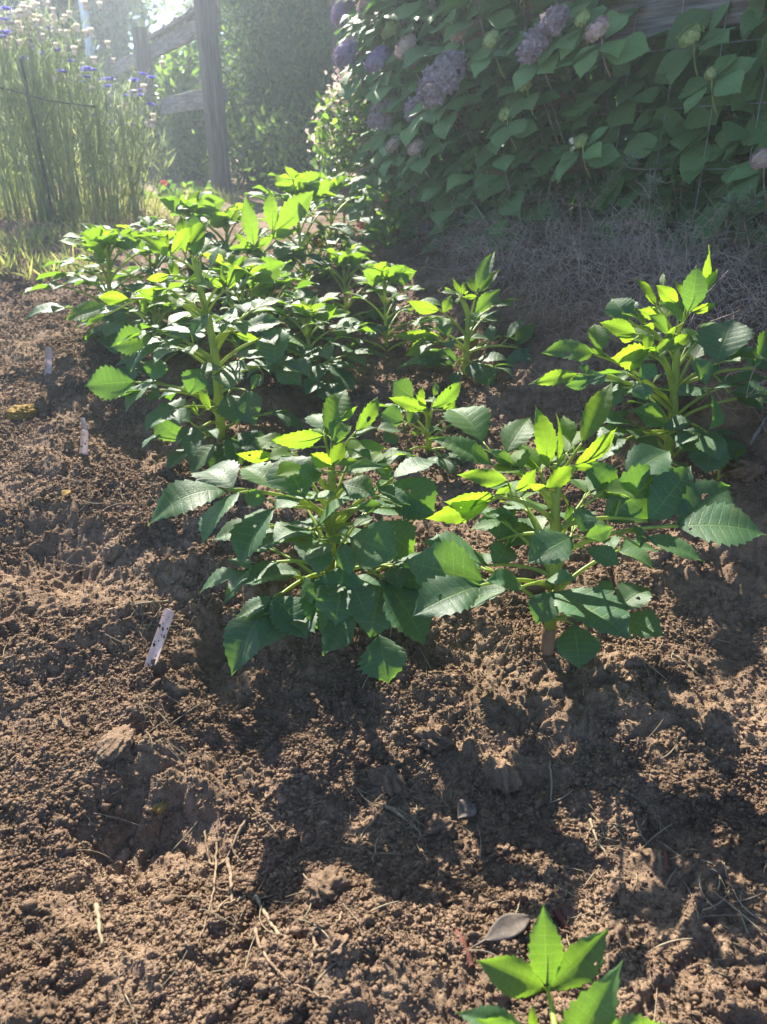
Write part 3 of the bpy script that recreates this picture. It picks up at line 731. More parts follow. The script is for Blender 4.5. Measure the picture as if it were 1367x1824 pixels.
B.zleaf(655, [(1042, 548, .0, 1365, 572, -.03, .37), (1040, 544, .01, 1236, 394, .07, .30), (925, 590, -.02, 1140, 675, -.05, .30), (905, 625, -.03, 880, 535, .0, .45)])
B.zleaf(570, [(930, 530, .02, 1092, 324, .09, .28), (770, 528, .02, 1000, 330, .09, .30), (850, 370, .07, 1016, 268, .12, .34), (790, 530, .02, 835, 515, .02, .35)])
B.zleaf(670, [(655, 590, -.06, 492, 680, -.10, .38), (690, 575, -.04, 695, 470, .0, .40), (700, 590, -.05, 808, 552, -.05, .30), (705, 632, -.05, 836, 690, -.07, .32)])
B.zleaf(745, [(345, 690, .03, 95, 602, .05, .42), (370, 695, .03, 425, 612, .06, .5)])
B.zleaf(600, [(385, 600, .06, 400, 470, .10, .48), (410, 625, .05, 480, 570, .07, .45), (430, 610, .04, 515, 590, .05, .35)])
B.zleaf(545, [(365, 438, -.03, 190, 462, -.07, .38), (350, 462, -.04, 120, 522, -.08, .27), (420, 385, -.02, 236, 358, -.02, .30), (448, 420, -.03, 528, 335, -.01, .42), (372, 435, -.03, 440, 392, -.02, .33)], age=.85)
B.zleaf(470, [(365, 325, .03, 133, 222, .05, .27), (330, 240, .07, 208, 112, .14, .58), (415, 280, .05, 502, 148, .11, .40), (450, 342, .03, 350, 264, .04, .28)], age=.3)
B.zleaf(430, [(690, 320, .06, 806, 445, .05, .46)], age=.1)
B.zleaf(440, [(640, 470, .06, 655, 540, .05, .5)])
B.zleaf(345, [(565, 330, .02, 524, 104, .06, .33), (600, 320, .02, 600, 135, .06, .20)], age=1.)
B.zleaf(395, [(690, 245, .03, 802, 18, .08, .28), (662, 328, .01, 822, 190, .03, .26), (650, 245, .04, 622, 140, .08, .42), (655, 330, .0, 735, 330, -.02, .3)], age=.9)
B.zleaf(420, [(560, 410, -.03, 672, 322, -.03, .38), (555, 405, -.03, 500, 395, -.05, .33)], age=.95)
B.zleaf(340, [(570, 335, .0, 535, 280, .02, .45), (600, 330, -.01, 640, 280, .0, .35)], age=1.)
# --- front bushy dahlia
A = Dahlia((578, 1098), 'bushy front dahlia with big drooping dark lower leaves beside the leaning white label', (250, 680, .4023), 3)
A.stem([(830, 1000), (845, 700, .005), (850, 420, .01), (845, 330, .015)], .0105, .005)
A.zleaf(600, [(385, 480, -.03, 28, 618, -.09, .27, dict(curve=.16)), (410, 474, -.03, 285, 385, .03, .48), (440, 490, -.04, 268, 718, -.10, .40)])
A.zleaf(610, [(592, 558, -.05, 434, 828, -.11, .40), (560, 520, -.03, 450, 500, -.03, .4)])
A.zleaf(690, [(728, 515, -.06, 622, 322, .0, .46), (705, 522, -.06, 596, 562, -.09, .48), (742, 522, -.06, 885, 495, -.05, .34)], age=.1)
A.zleaf(560, [(602, 480, .0, 455, 375, .04, .50), (600, 322, .03, 422, 322, .02, .30, Y_)], age=.2)
A.zleaf(690, [(752, 660, -.07, 585, 705, -.12, .44), (785, 640, -.06, 938, 510, -.05, .30), (815, 720, -.10, 788, 862, -.14, .40)], age=.15)
A.zleaf(850, [(570, 985, -.11, 398, 1300, -.18, .34), (590, 955, -.10, 742, 1135, -.15, .44), (586, 955, -.10, 428, 1048, -.13, .28), (706, 845, -.08, 462, 892, -.11, .46), (726, 862, -.08, 808, 1110, -.13, .38)])
A.zleaf(820, [(520, 812, .0, 362, 990, -.03, .20)])
A.zleaf(780, [(1082, 880, -.08, 1262, 1158, -.14, .46), (1075, 872, -.08, 1018, 1142, -.13, .42), (1100, 870, -.07, 1290, 890, -.05, .5)])
A.zleaf(800, [(905, 810, -.09, 862, 1090, -.15, .52)])
A.zleaf(900, [(958, 1035, -.10, 806, 1212, -.14, .40), (1060, 1120, -.12, 1098, 1338, -.17, .55)])
A.zleaf(700, [(930, 690, -.07, 1142, 766, -.11, .50), (892, 712, -.08, 934, 866, -.11, .30), (940, 640, -.06, 1040, 600, -.05, .4)], age=.1)
A.zleaf(660, [(1040, 640, -.02, 1216, 756, -.03, .50)])
A.zleaf(540, [(892, 452, -.03, 1046, 500, -.05, .42), (1045, 470, -.01, 1196, 545, -.03, .34)], age=.1)
A.zleaf(640, [(1125, 440, .02, 1302, 605, .0, .50), (1120, 425, .02, 1312, 345, .06, .32), (1110, 440, .02, 1030, 350, .04, .4)])
A.zleaf(600, [(1120, 560, .0, 1330, 600, -.02, .28), (960, 560, .0, 1080, 545, -.01, .3)], age=.3)
A.zleaf(380, [(812, 240, .0, 572, 260, -.04, .28), (825, 230, .02, 912, 28, .08, .30, dict(age=.4)), (770, 292, .0, 680, 222, .0, .3), (810, 215, .02, 760, 140, .06, .4, dict(age=.2))], age=.85)
A.zleaf(360, [(862, 275, .01, 878, 158, .04, .42, dict(age=.2)), (880, 175, .03, 965, 105, .06, .24)], age=.7)
A.zleaf(400, [(955, 222, .04, 1058, 64, .09, .30), (970, 262, .03, 1090, 298, .02, .32), (950, 250, .03, 1050, 200, .06, .35, dict(age=.1)), (940, 300, .02, 1030, 350, .01, .35, dict(age=.2))], age=.8)
A.zleaf(385, [(850, 372, -.04, 752, 318, -.05, .50), (850, 368, -.04, 906, 258, -.02, .48), (868, 366, -.04, 990, 350, -.05, .24)], age=1.)
A.zleaf(450, [(900, 400, -.03, 1095, 378, -.04, .26), (800, 400, -.05, 700, 420, -.08, .4, dict(age=.2))], age=.5)
# --- tall left dahlia
C = Dahlia((396, 792), 'tallest left dahlia with one thick pale green main stem above its leaves', (40, 300, .3804), 4)
C.stem([(932, 1260), (922, 1080), (900, 850, .005), (876, 730, .01), (842, 600, .015), (805, 420, .02)], .0112, .0062, .08)
C.zleaf(900, [(660, 812, -.04, 503, 948, -.07, .30), (755, 795, -.03, 640, 890, -.06, .25), (610, 788, -.02, 405, 838, -.02, .34), (790, 770, -.02, 610, 772, .0, .34)], age=.15)
C.zleaf(1125, [(530, 1000, -.05, 288, 1018, -.08, .36), (610, 1000, -.05, 478, 1142, -.10, .40), (612, 995, -.05, 648, 880, -.02, .48), (780, 1058, -.04, 832, 930, -.01, .46)])
C.zleaf(700, [(500, 612, -.03, 352, 605, -.03, .40, Y_), (400, 642, -.04, 205, 706, -.07, .38), (655, 602, -.02, 540, 575, -.02, .48, Y_), (390, 690, -.04, 300, 720, -.06, .3)], age=.3)
C.zleaf(800, [(1010, 762, -.04, 1224, 718, -.04, .30), (905, 720, -.09, 1008, 690, -.11, .55), (875, 685, -.08, 792, 785, -.11, .42), (1000, 775, -.03, 1110, 800, -.02, .3, Y_)])
C.zleaf(1000, [(1180, 922, -.05, 1206, 735, .0, .55), (1200, 915, -.05, 1352, 975, -.08, .60), (1192, 935, -.06, 1310, 1015, -.10, .40), (1165, 930, -.05, 1040, 922, -.06, .44), (1130, 965, -.06, 1072, 1032, -.08, .4)])
C.zleaf(1060, [(1050, 1040, -.07, 1092, 1205, -.12, .52), (960, 1060, -.06, 1020, 1200, -.11, .5)])
C.zleaf(1240, [(800, 1310, -.06, 672, 1418, -.11, .35), (650, 1238, -.04, 555, 1312, -.07, .34), (760, 1270, -.05, 605, 1145, -.02, .34), (790, 1190, -.04, 640, 1110, -.02, .55)])
C.zleaf(1290, [(990, 1300, -.08, 880, 1420, -.13, .5), (960, 1260, -.08, 1030, 1390, -.12, .5), (900, 1290, -.09, 790, 1440, -.14, .42), (1010, 1240, -.06, 1130, 1330, -.09, .45)])
C.zleaf(1120, [(820, 1160, -.06, 800, 1090, -.05, .5, Y_), (880, 1130, -.06, 830, 1020, -.03, .3, Y_), (990, 1020, -.02, 1000, 900, .02, .42)])
C.zleaf(480, [(695, 420, -.03, 532, 308, -.02, .38), (655, 402, -.02, 684, 300, .0, .38), (700, 400, -.02, 790, 268, .0, .34), (770, 380, -.01, 884, 232, .03, .28)], age=.95)
C.zleaf(440, [(800, 412, .0, 855, 290, .03, .30), (770, 400, .01, 740, 210, .05, .25, Y_), (820, 400, .02, 800, 200, .06, .28)], age=.35)
C.zleaf(690, [(962, 562, .0, 1044, 398, .05, .30), (942, 560, .0, 868, 512, .0, .32), (945, 552, .01, 935, 455, .03, .28), (995, 590, .0, 1118, 478, .02, .28, dict(age=.1))], age=.85)
C.zleaf(540, [(690, 500, -.01, 580, 520, -.02, .3), (720, 520, .0, 690, 420, .03, .35), (880, 470, .02, 935, 350, .05, .3, dict(age=.1))], age=.8)
# --- right dahlia
D = Dahlia((1187, 838), 'large right dahlia with a glowing yellow green top at the foot of the shaded bank', (880, 420, .3562), 6)
D.stem([(865, 1130), (893, 940, .005), (905, 760, .01), (915, 600, .015), (912, 490, .02)], .0115, .006, .1)
D.zleaf(880, [(500, 592, .0, 238, 578, -.01, .32), (535, 578, .01, 505, 438, .06, .46), (560, 600, .0, 470, 560, .01, .3, Y_)], age=.35)
D.zleaf(870, [(420, 692, -.04, 178, 740, -.06, .25, Y_), (480, 715, -.04, 352, 752, -.05, .3), (470, 690, -.03, 420, 640, -.02, .5), (560, 695, -.03, 440, 745, -.05, .4)], A=(890, 880, 0))
D.zleaf(740, [(770, 588, -.05, 585, 612, -.08, .50), (768, 580, -.05, 775, 478, -.03, .42), (740, 590, -.05, 680, 690, -.08, .35)], age=.95)
D.zleaf(520, [(968, 385, -.03, 1018, 146, -.01, .36, dict(age=.3)), (1015, 300, .03, 1080, 42, .07, .27), (1022, 292, .02, 1126, 160, .05, .22), (962, 345, .01, 902, 218, .03, .30), (985, 382, .0, 1118, 338, .0, .30), (985, 340, -.02, 1062, 285, -.02, .4, dict(age=.3))], age=1.)
D.zleaf(530, [(810, 345, .03, 713, 208, .06, .36), (922, 342, .0, 812, 246, .01, .42), (845, 260, .03, 846, 180, .06, .24), (835, 402, .01, 718, 368, .01, .42), (955, 432, -.02, 828, 326, -.02, .34, dict(age=.5)), (872, 495, -.04, 776, 394, -.04, .38, dict(age=.4))], age=1.)
D.zleaf(600, [(712, 492, -.02, 530, 432, -.01, .40), (700, 520, -.02, 620, 500, -.03, .35)], age=.85)
D.zleaf(590, [(668, 436, .04, 590, 308, .09, .46), (672, 420, .04, 692, 315, .08, .30), (720, 400, .03, 700, 370, .05, .5, Y_)], age=.1)
D.zleaf(560, [(805, 590, -.06, 902, 508, -.05, .36), (872, 572, -.06, 996, 478, -.05, .34), (850, 520, -.04, 915, 450, -.03, .3)], age=1.)
D.zleaf(780, [(1118, 638, -.03, 1196, 412, .02, .55), (1125, 632, -.02, 1240, 552, .0, .34, Y_), (1062, 742, -.05, 1008, 604, -.02, .42), (1080, 700, -.04, 1120, 640, -.02, .3)])
D.zleaf(800, [(1075, 775, -.08, 1082, 978, -.13, .48), (1090, 765, -.07, 1215, 752, -.08, .34), (1060, 770, -.08, 920, 800, -.10, .4)])
D.zleaf(760, [(1292, 662, -.02, 1240, 542, .01, .40), (1300, 655, -.02, 1368, 468, .03, .34), (1180, 790, -.04, 1410, 800, -.06, .44), (1310, 665, -.02, 1440, 640, -.02, .4)])
D.zleaf(940, [(870, 945, -.04, 688, 870, -.03, .50, dict(age=.5)), (732, 962, -.04, 515, 930, -.03, .42)])
D.zleaf(960, [(880, 995, -.07, 1062, 1072, -.11, .55), (850, 960, -.06, 1000, 930, -.07, .45), (690, 1015, -.05, 832, 1062, -.08, .5)])
D.zleaf(930, [(1098, 1005, -.05, 1062, 1192, -.09, .50), (1112, 1008, -.04, 1268, 1182, -.08, .42), (1110, 990, -.04, 1220, 990, -.03, .4)])
D.zleaf(860, [(715, 732, -.06, 762, 824, -.09, .5), (732, 722, -.06, 812, 638, -.05, .42), (620, 770, .02, 590, 860, .0, .5)])
D.zleaf(1000, [(660, 1015, -.03, 508, 1130, -.06, .3), (640, 1040, -.03, 560, 960, .0, .4)])
D.zleaf(700, [(960, 560, .04, 1050, 480, .08, .5), (1000, 620, .04, 1120, 470, .09, .5), (850, 690, .04, 790, 740, .05, .5)], age=.2)
# --- dahlia at middle, right of centre
F = Dahlia((826, 668), 'middle dahlia with two stalks raised right above dark bare soil, before the dead weeds', (380, 280, .4097), 7)
F.stem([(1098, 900), (1104, 780), (1110, 670, .005), (1075, 600, .01)], .0095, .0045, .12)
F.zleaf(790, [(985, 668, -.02, 842, 625, -.02, .34), (1002, 680, -.02, 1036, 598, .01, .42), (975, 655, -.01, 950, 640, .0, .3)], age=.9)
F.zleaf(780, [(1150, 575, .02, 1226, 405, .06, .26), (1152, 592, .02, 1246, 486, .04, .25), (1135, 682, .01, 1250, 572, .03, .28), (1140, 590, .02, 1110, 520, .05, .35)], age=.45)
F.zleaf(850, [(965, 790, -.04, 838, 862, -.07, .36, Y_), (985, 780, -.03, 765, 778, -.03, .20, Y_), (1020, 780, -.03, 990, 700, .01, .4), (940, 720, .02, 960, 690, .04, .5)])
F.zleaf(850, [(1330, 830, .0, 1320, 960, -.05, .40), (1315, 820, .01, 1400, 720, .05, .34, dict(age=.5)), (1280, 790, .02, 1350, 705, .05, .25), (1215, 800, .02, 1205, 725, .05, .38), (1345, 835, .0, 1450, 900, -.03, .45)])
F.zleaf(880, [(1050, 910, -.05, 800, 910, -.08, .26), (1060, 890, -.05, 960, 850, -.03, .4), (1070, 930, -.06, 1050, 990, -.1, .4)])
F.zleaf(890, [(1130, 900, -.04, 1220, 1000, -.09, .46), (1150, 880, -.03, 1290, 880, -.05, .3), (1140, 890, -.04, 1120, 960, -.08, .4)])
F.zleaf(640, [(1075, 600, .0, 1040, 525, .02, .3), (1085, 600, .01, 1090, 540, .03, .3), (1090, 610, -.01, 1150, 605, -.02, .35), (1070, 610, -.01, 1060, 640, -.03, .4)], age=1.)
F.auto_leaf(F.Q[4], -.9, .25, .10, .07); F.auto_leaf(F.Q[4], 2.2, .3, .10, .07); F.auto_leaf(F.Q[6], -2.4, .3, .10, .065); F.auto_leaf(F.Q[13], 1.2, .5, .08, .06)
# --- small dahlia between the front two
G = Dahlia((763, 806), 'small low dahlia between the two front dahlias with a yellow green tip', (380, 280, .4097), 8)
G.stem([(937, 1250), (935, 1130), (910, 1080, .005)], .0075, .0045, .1)
G.zleaf(1150, [(935, 1100, -.02, 765, 1045, -.04, .26, Y_), (905, 1080, .0, 905, 990, .02, .3, Y_), (870, 1050, .02, 780, 970, .05, .45), (925, 1080, -.02, 880, 1030, -.02, .35, Y_)])
G.zleaf(1160, [(950, 1090, .0, 1080, 975, .04, .36), (960, 1040, .03, 970, 975, .06, .35), (1000, 1100, .01, 1050, 1040, .03, .5)], age=.6)
G.zleaf(1220, [(830, 1150, .0, 725, 1110, .02, .5), (820, 1190, -.03, 710, 1180, -.05, .36), (850, 1160, .01, 880, 1100, .04, .45), (800, 1210, -.04, 740, 1240, -.08, .4)])
G.zleaf(1210, [(1020, 1140, .02, 1060, 1080, .05, .4), (1000, 1190, -.01, 930, 1190, -.04, .25), (860, 1195, -.03, 910, 1200, -.05, .3, Y_)])
G.auto_leaf(G.Q[3], -1.3, .25, .08, .065); G.auto_leaf(G.Q[4], -2.3, .25, .08, .065); G.auto_leaf(G.Q[3], -.3, .2, .07, .06)
for pl_, ks in ((A, [(3, .6, .13), (6, 2.6, .12), (8, -.4, .12), (11, 1.5, .12), (13, 3.4, .11), (16, .2, .1), (18, 2.2, .09), (5, 4.3, .12), (9, -1.2, .11), (14, 4.6, .1), (4, 1.4, .13), (7, 1.9, .12), (10, 1.0, .12), (12, 2.1, .11), (6, 3.3, .13), (19, 1.2, .1), (21, .1, .09), (22, 2.8, .09), (24, 1.6, .08), (23, 4.0, .07)]),
                (B, [(9, 1.6, .12), (13, 2.4, .11), (17, .8, .1), (21, 1.9, .08), (11, 1.1, .12), (15, 2.0, .11), (7, 2.6, .12), (10, .4, .12), (19, .3, .09), (23, 1.2, .08), (22, 2.7, .08), (12, 1.8, .13)]),
                (C, [(3, .3, .12), (5, 2.4, .13), (7, 3.5, .13), (9, 1.2, .12), (10, -.3, .12), (12, 2.9, .12), (15, .9, .12), (17, 2.2, .11), (20, 3.6, .1), (22, .1, .1), (24, 1.7, .09), (4, -1.7, .12), (6, 4.1, .12), (11, -1.2, .12), (13, 4.3, .12), (16, -.9, .11), (19, 4.0, .10), (21, -1.6, .1), (14, 3.4, .13), (18, 2.9, .12), (16, .4, .12), (13, -.1, .13)]),
                (D, [(3, .5, .12), (5, 2.3, .12), (7, 3.6, .12), (9, 1.2, .12), (11, -.2, .12), (14, 2.8, .11), (17, .9, .1), (20, 2.3, .09), (4, 4.3, .11), (8, -1.5, .11), (6, 1.6, .13), (10, 2.0, .12), (12, .2, .12), (13, 3.3, .12), (15, 1.6, .11), (18, -.5, .1), (19, 3.7, .1), (22, .4, .09), (23, 2.9, .08), (25, 1.4, .08)]),
                (F, [(8, .4, .11), (10, 2.6, .1), (15, 3.6, .09), (6, 1.4, .11), (12, 1.0, .1), (9, 3.9, .1), (17, .2, .09), (20, 2.0, .08)]), (G, [(8, .5, .09), (12, 2.4, .08), (16, 1.3, .07)])):
    for k_, az_, L_ in ks: pl_.auto_leaf(pl_.Q[k_], az_, .2+.03*k_, L_, .085 if k_ < 16 else .065, age=max(0, (k_-9)/15), droop=.6)
# --- pale leaved dahlia behind, with the three big lit leaflets
E = Dahlia((455, 560), 'rear dahlia with three large glowing veined leaflets at its top', (380, 280, .4097), 9)
E.stem([(190, 640), (175, 500), (180, 420)], .010, .006, .1)
V_ = dict(N=(.1, -1, .15), roll=0, fold=.15, age=.8)
E.zleaf(430, [(265, 325, -.06, 438, 145, -.03, .34, V_), (258, 322, -.06, 245, 138, -.03, .31, V_), (178, 385, -.07, 138, 158, -.04, .28, V_), (240, 345, -.07, 360, 322, -.08, .28, V_), (180, 390, -.08, 270, 345, -.09, .30, V_), (165, 392, -.07, 95, 330, -.06, .30, V_)], age=.8)
for k in range(10): E.auto_leaf(E.Q[4+2*k], k*2.1+.4, .35+.05*k, .12, .085, age=.12*k*.6)
E.crown(E.Q[-1], .06)
# --- the others
o = Dahlia((690, 628), 'low rear dahlia standing on bare soil left of the middle two-stalked one', seed=11); o.auto((684, 478), .0065, 4, .09, .062, .055)
o = Dahlia((556, 690), 'dark leaved dahlia with a low yellow tip right of the tallest thick stemmed one', seed=12); o.auto((545, 545), .0085, 5, .11, .08, .06)
o = Dahlia((196, 600), 'wide dahlia at the left end of the bed behind the upright pale label', seed=13); o.auto((195, 412), .011, 6, .12, .085, .075, age_top=.9)
o = Dahlia((255, 575), 'dense rear dahlia between the left end one and the tallest thick stemmed one', seed=14); o.auto((290, 420), .010, 6, .14, .09, .07, age_top=.8)
o = Dahlia((335, 535), 'rear dahlia with a dark upright tip just above the tallest thick stemmed one', seed=15); o.auto((338, 352), .009, 5, .13, .085, .075, age_top=.3)
o = Dahlia((545, 520), 'tall rear dahlia with raised pale leaflets before the pale grey stone', seed=16); o.auto((525, 318), .010, 6, .15, .095, .085, age_top=.9)
o = Dahlia((585, 470), 'rearmost dahlia reaching right towards the small glossy rose', seed=17); o.auto((595, 318), .010, 5, .15, .09, .08, age_top=.8)
o = Dahlia((500, 620), 'leafy low dahlia deep in the middle of the row', seed=18); o.auto((480, 500), .008, 5, .12, .08, .06, age_top=.5)
o = Dahlia((290, 655), 'low leafy dahlia at the left foot of the tallest thick stemmed one', seed=31); o.auto((272, 530), .008, 4, .12, .08, .06, age_top=.6)
o = Dahlia((440, 655), 'leafy dahlia squeezed behind the tallest thick stemmed one', seed=32); o.auto((432, 470), .009, 5, .13, .085, .07, age_top=.9)
o = Dahlia((618, 575), 'small dahlia in the gap left of the low rear one on bare soil', seed=33); o.auto((610, 450), .007, 4, .11, .075, .06, age_top=.7)
o = Dahlia((400, 520), 'rear dahlia half hidden left of the three large glowing leaflets', seed=35); o.auto((405, 380), .009, 5, .14, .09, .075, age_top=.9)
# --- near young plant at the lower edge
N = Dahlia((1010, 1990), 'blurred young dahlia with a dewy three part leaf cut off by the lower edge', (780, 1580, .3072), 21)
N.Y = .30; N.base = np.array([.12, .30, GZ(.12, .30)-.01]); N.root.location = N.base
N.set_stem(np.array([N.base, N.base+np.array([.002, .003, .03]), N.base+np.array([.004, .004, .06])]), .005, .004, .2)
K_ = dict(N=(.05, -.75, .9), fold=.4)
N.zleaf(780, [(632, 575, .05, 612, 108, .070, .24, dict(N=(-.2, -.8, .7), fold=.3, roll=.1)), (618, 588, .05, 236, 428, .055, .30, dict(N=(.0, -.75, .9), fold=.4, roll=0)), (648, 588, .05, 988, 250, .065, .27, dict(N=(.0, -.75, .9), fold=.4, roll=0))], A=(690, 900, 0), age=.3, tone=.9)
N.zleaf(800, [(740, 985, .0, 1070, 440, .02, .24, dict(fold=.4, N=(-.2, -.7, .9))), (900, 900, -.01, 1330, 800, .0, .42, K_), (930, 880, .0, 1000, 640, .02, .25, Y_)], A=(700, 1000, 0), age=.3, tone=.9)
N.zleaf(800, [(520, 860, .0, 105, 725, .01, .27, K_), (560, 850, .01, 548, 670, .02, .25, Y_), (500, 880, .0, 220, 760, .0, .28, K_)], A=(690, 980, 0), age=.3, tone=.9)
# dew on the near leaf
rngd = np.random.default_rng(3)
# ------------------------------------------------------------------ paddock fence
def fence_hit(px, py, d=0.):
    dx = (px-683.5)/FPX; dy = (py-912)/FPX; k = dx/(CP-dy*SP)
    Y = (d+FENCE0[0]*FNRM[0]+FENCE0[1]*FNRM[1])/(k*FNRM[0]+FNRM[1])
    p = at(px, py, Y); return p, float((p[:2]-FENCE0).dot(FDIR))
def fpt(t, d, z): q = FENCE0+FDIR*t+FNRM*d; return np.array([q[0], q[1], z])
fence = empty('paddock_fence', fpt(0, 0, GZ(*FENCE0)), 'weathered grey timber rail fence with wire mesh behind the hydrangea', 'fence')
ZM = at(395, 187, 6.22)[2]; ZT = at(385, 48, 6.22)[2]; ZR, TR = fence_hit(1230, 47)[0][2], fence_hit(1230, 47)[1]
def zrail(t): return ZM+(ZR-ZM)*t/TR
FR = math.atan2(FDIR[1], FDIR[0])
def plank(name, t0, t1, d, z0, z1, hh, th, m, seed, warp=.006, jag=0.):
    """a rough board along the fence, from t0 to t1, its lower edge at z0..z1"""
    L = t1-t0; n = 40; s = np.linspace(0, L, n); rng = np.random.default_rng(seed)
    wob = warp*perlin(s*1.7, s*0+seed, seed); top = hh+.006*perlin(s*5, s*0+2, seed)+jag*np.maximum(0, perlin(s*7, s*0+5, seed+1))
    bot = .004*perlin(s*4, s*0+9, seed+2); c = .004
    V = []
    for i in range(n):
        for y, z in ((-th/2, bot[i]+c), (-th/2+c, bot[i]), (th/2-c, bot[i]), (th/2, bot[i]+c), (th/2, top[i]-c), (th/2-c, top[i]), (-th/2+c, top[i]), (-th/2, top[i]-c)):
            V.append((s[i], y+wob[i], z+wob[i]*.5))
    k = 8; i = np.arange(n-1)[:, None]*k; j = np.arange(k)[None]
    q = np.stack([i+j, i+k+j, i+k+(j+1) % k, i+(j+1) % k], -1).reshape(-1, 4)
    e = np.array([[0, 1, 2, 3], [0, 3, 4, 7], [7, 4, 5, 6]]); q = np.vstack([q, e, e[:, ::-1]+(n-1)*k])
    mb = MB(); mb.add(np.array(V), q); o = mb.build(name, M[m], fence, flat=False)
    p = fpt(t0, d, z0)-np.array(fence.location)
    o.location = p; o.rotation_euler = (0, -math.atan2(z1-z0, L), FR)
    md = o.modifiers.new('e', 'EDGE_SPLIT'); md.split_angle = R(35)
    return o
def post(t, seed, wd=.135, top=1.85, d=0.):
    mb = MB(); q = fpt(t, d, 0); g = GZ(q[0], q[1]); n = 24; z = np.linspace(g-.1, top, n); h = wd/2; c = .012; V = []
    w1 = .004*perlin(z*3, z*0+seed, seed); w2 = .004*perlin(z*3, z*0+seed, seed+5)
    for i in range(n):
        for x, y in ((-h+c, -h), (h-c, -h), (h, -h+c), (h, h-c), (h-c, h), (-h+c, h), (-h, h-c), (-h, -h+c)): V.append((x+w1[i], y+w2[i], z[i]))
    k = 8; i = np.arange(n-1)[:, None]*k; j = np.arange(k)[None]
    Q = np.stack([i+j, i+(j+1) % k, i+k+(j+1) % k, i+k+j], -1).reshape(-1, 4); b = (n-1)*k
    Q = np.vstack([Q, [[b, b+1, b+2, b+7], [b+7, b+2, b+3, b+6], [b+6, b+3, b+4, b+5]]])
    mb.add(np.array(V), Q); o = mb.build('post', M['post'], fence)
    o.location = (q[0]-fence.location[0], q[1]-fence.location[1], -fence.location[2]); o.rotation_euler = (0, 0, FR)
    o.modifiers.new('e', 'EDGE_SPLIT').split_angle = R(35)
for i, t in enumerate((-4.85, -2.42, 0, 2.45, 5.3)): post(t, i+1)
for t0, t1, sd_ in ((-4.8, -2.46, 3), (-2.40, -.02, 4), (2.5, 5.5, 5)):
    plank('rail', t0, t1, -.095, zrail(t0), zrail(t1), .145, .04, 'wood', sd_)
    plank('rail', t0, t1, -.095, zrail(t0)+ZT-ZM, zrail(t1)+ZT-ZM, .13, .045, 'wood', sd_+10, jag=.05)
plank('rail_cap', -2.35, -.08, -.095, zrail(-2.35)+ZT-ZM+.15, zrail(0)+ZT-ZM+.15, .03, .11, 'wood', 33, warp=.03, jag=.05)
mw = MB()
for hz in (-.045, -.19, -.33, -.47):
    tt = np.linspace(2.45, 5.5, 40); P = np.array([fpt(t, -.068, zrail(t)+hz+.012*math.sin(t*2+hz*9)) for t in tt]); mw.tube(P, .0015, 5)
for k in range(19):
    t = 2.5+k*.16; P = np.array([fpt(t+.01*math.sin(k*1.7+z*4), -.066, zrail(t)+z) for z in np.linspace(.1, -.56, 10)]); mw.tube(P, .0011, 5)
mw.build('wire_mesh', M['wire'], fence, origin=fence.location)

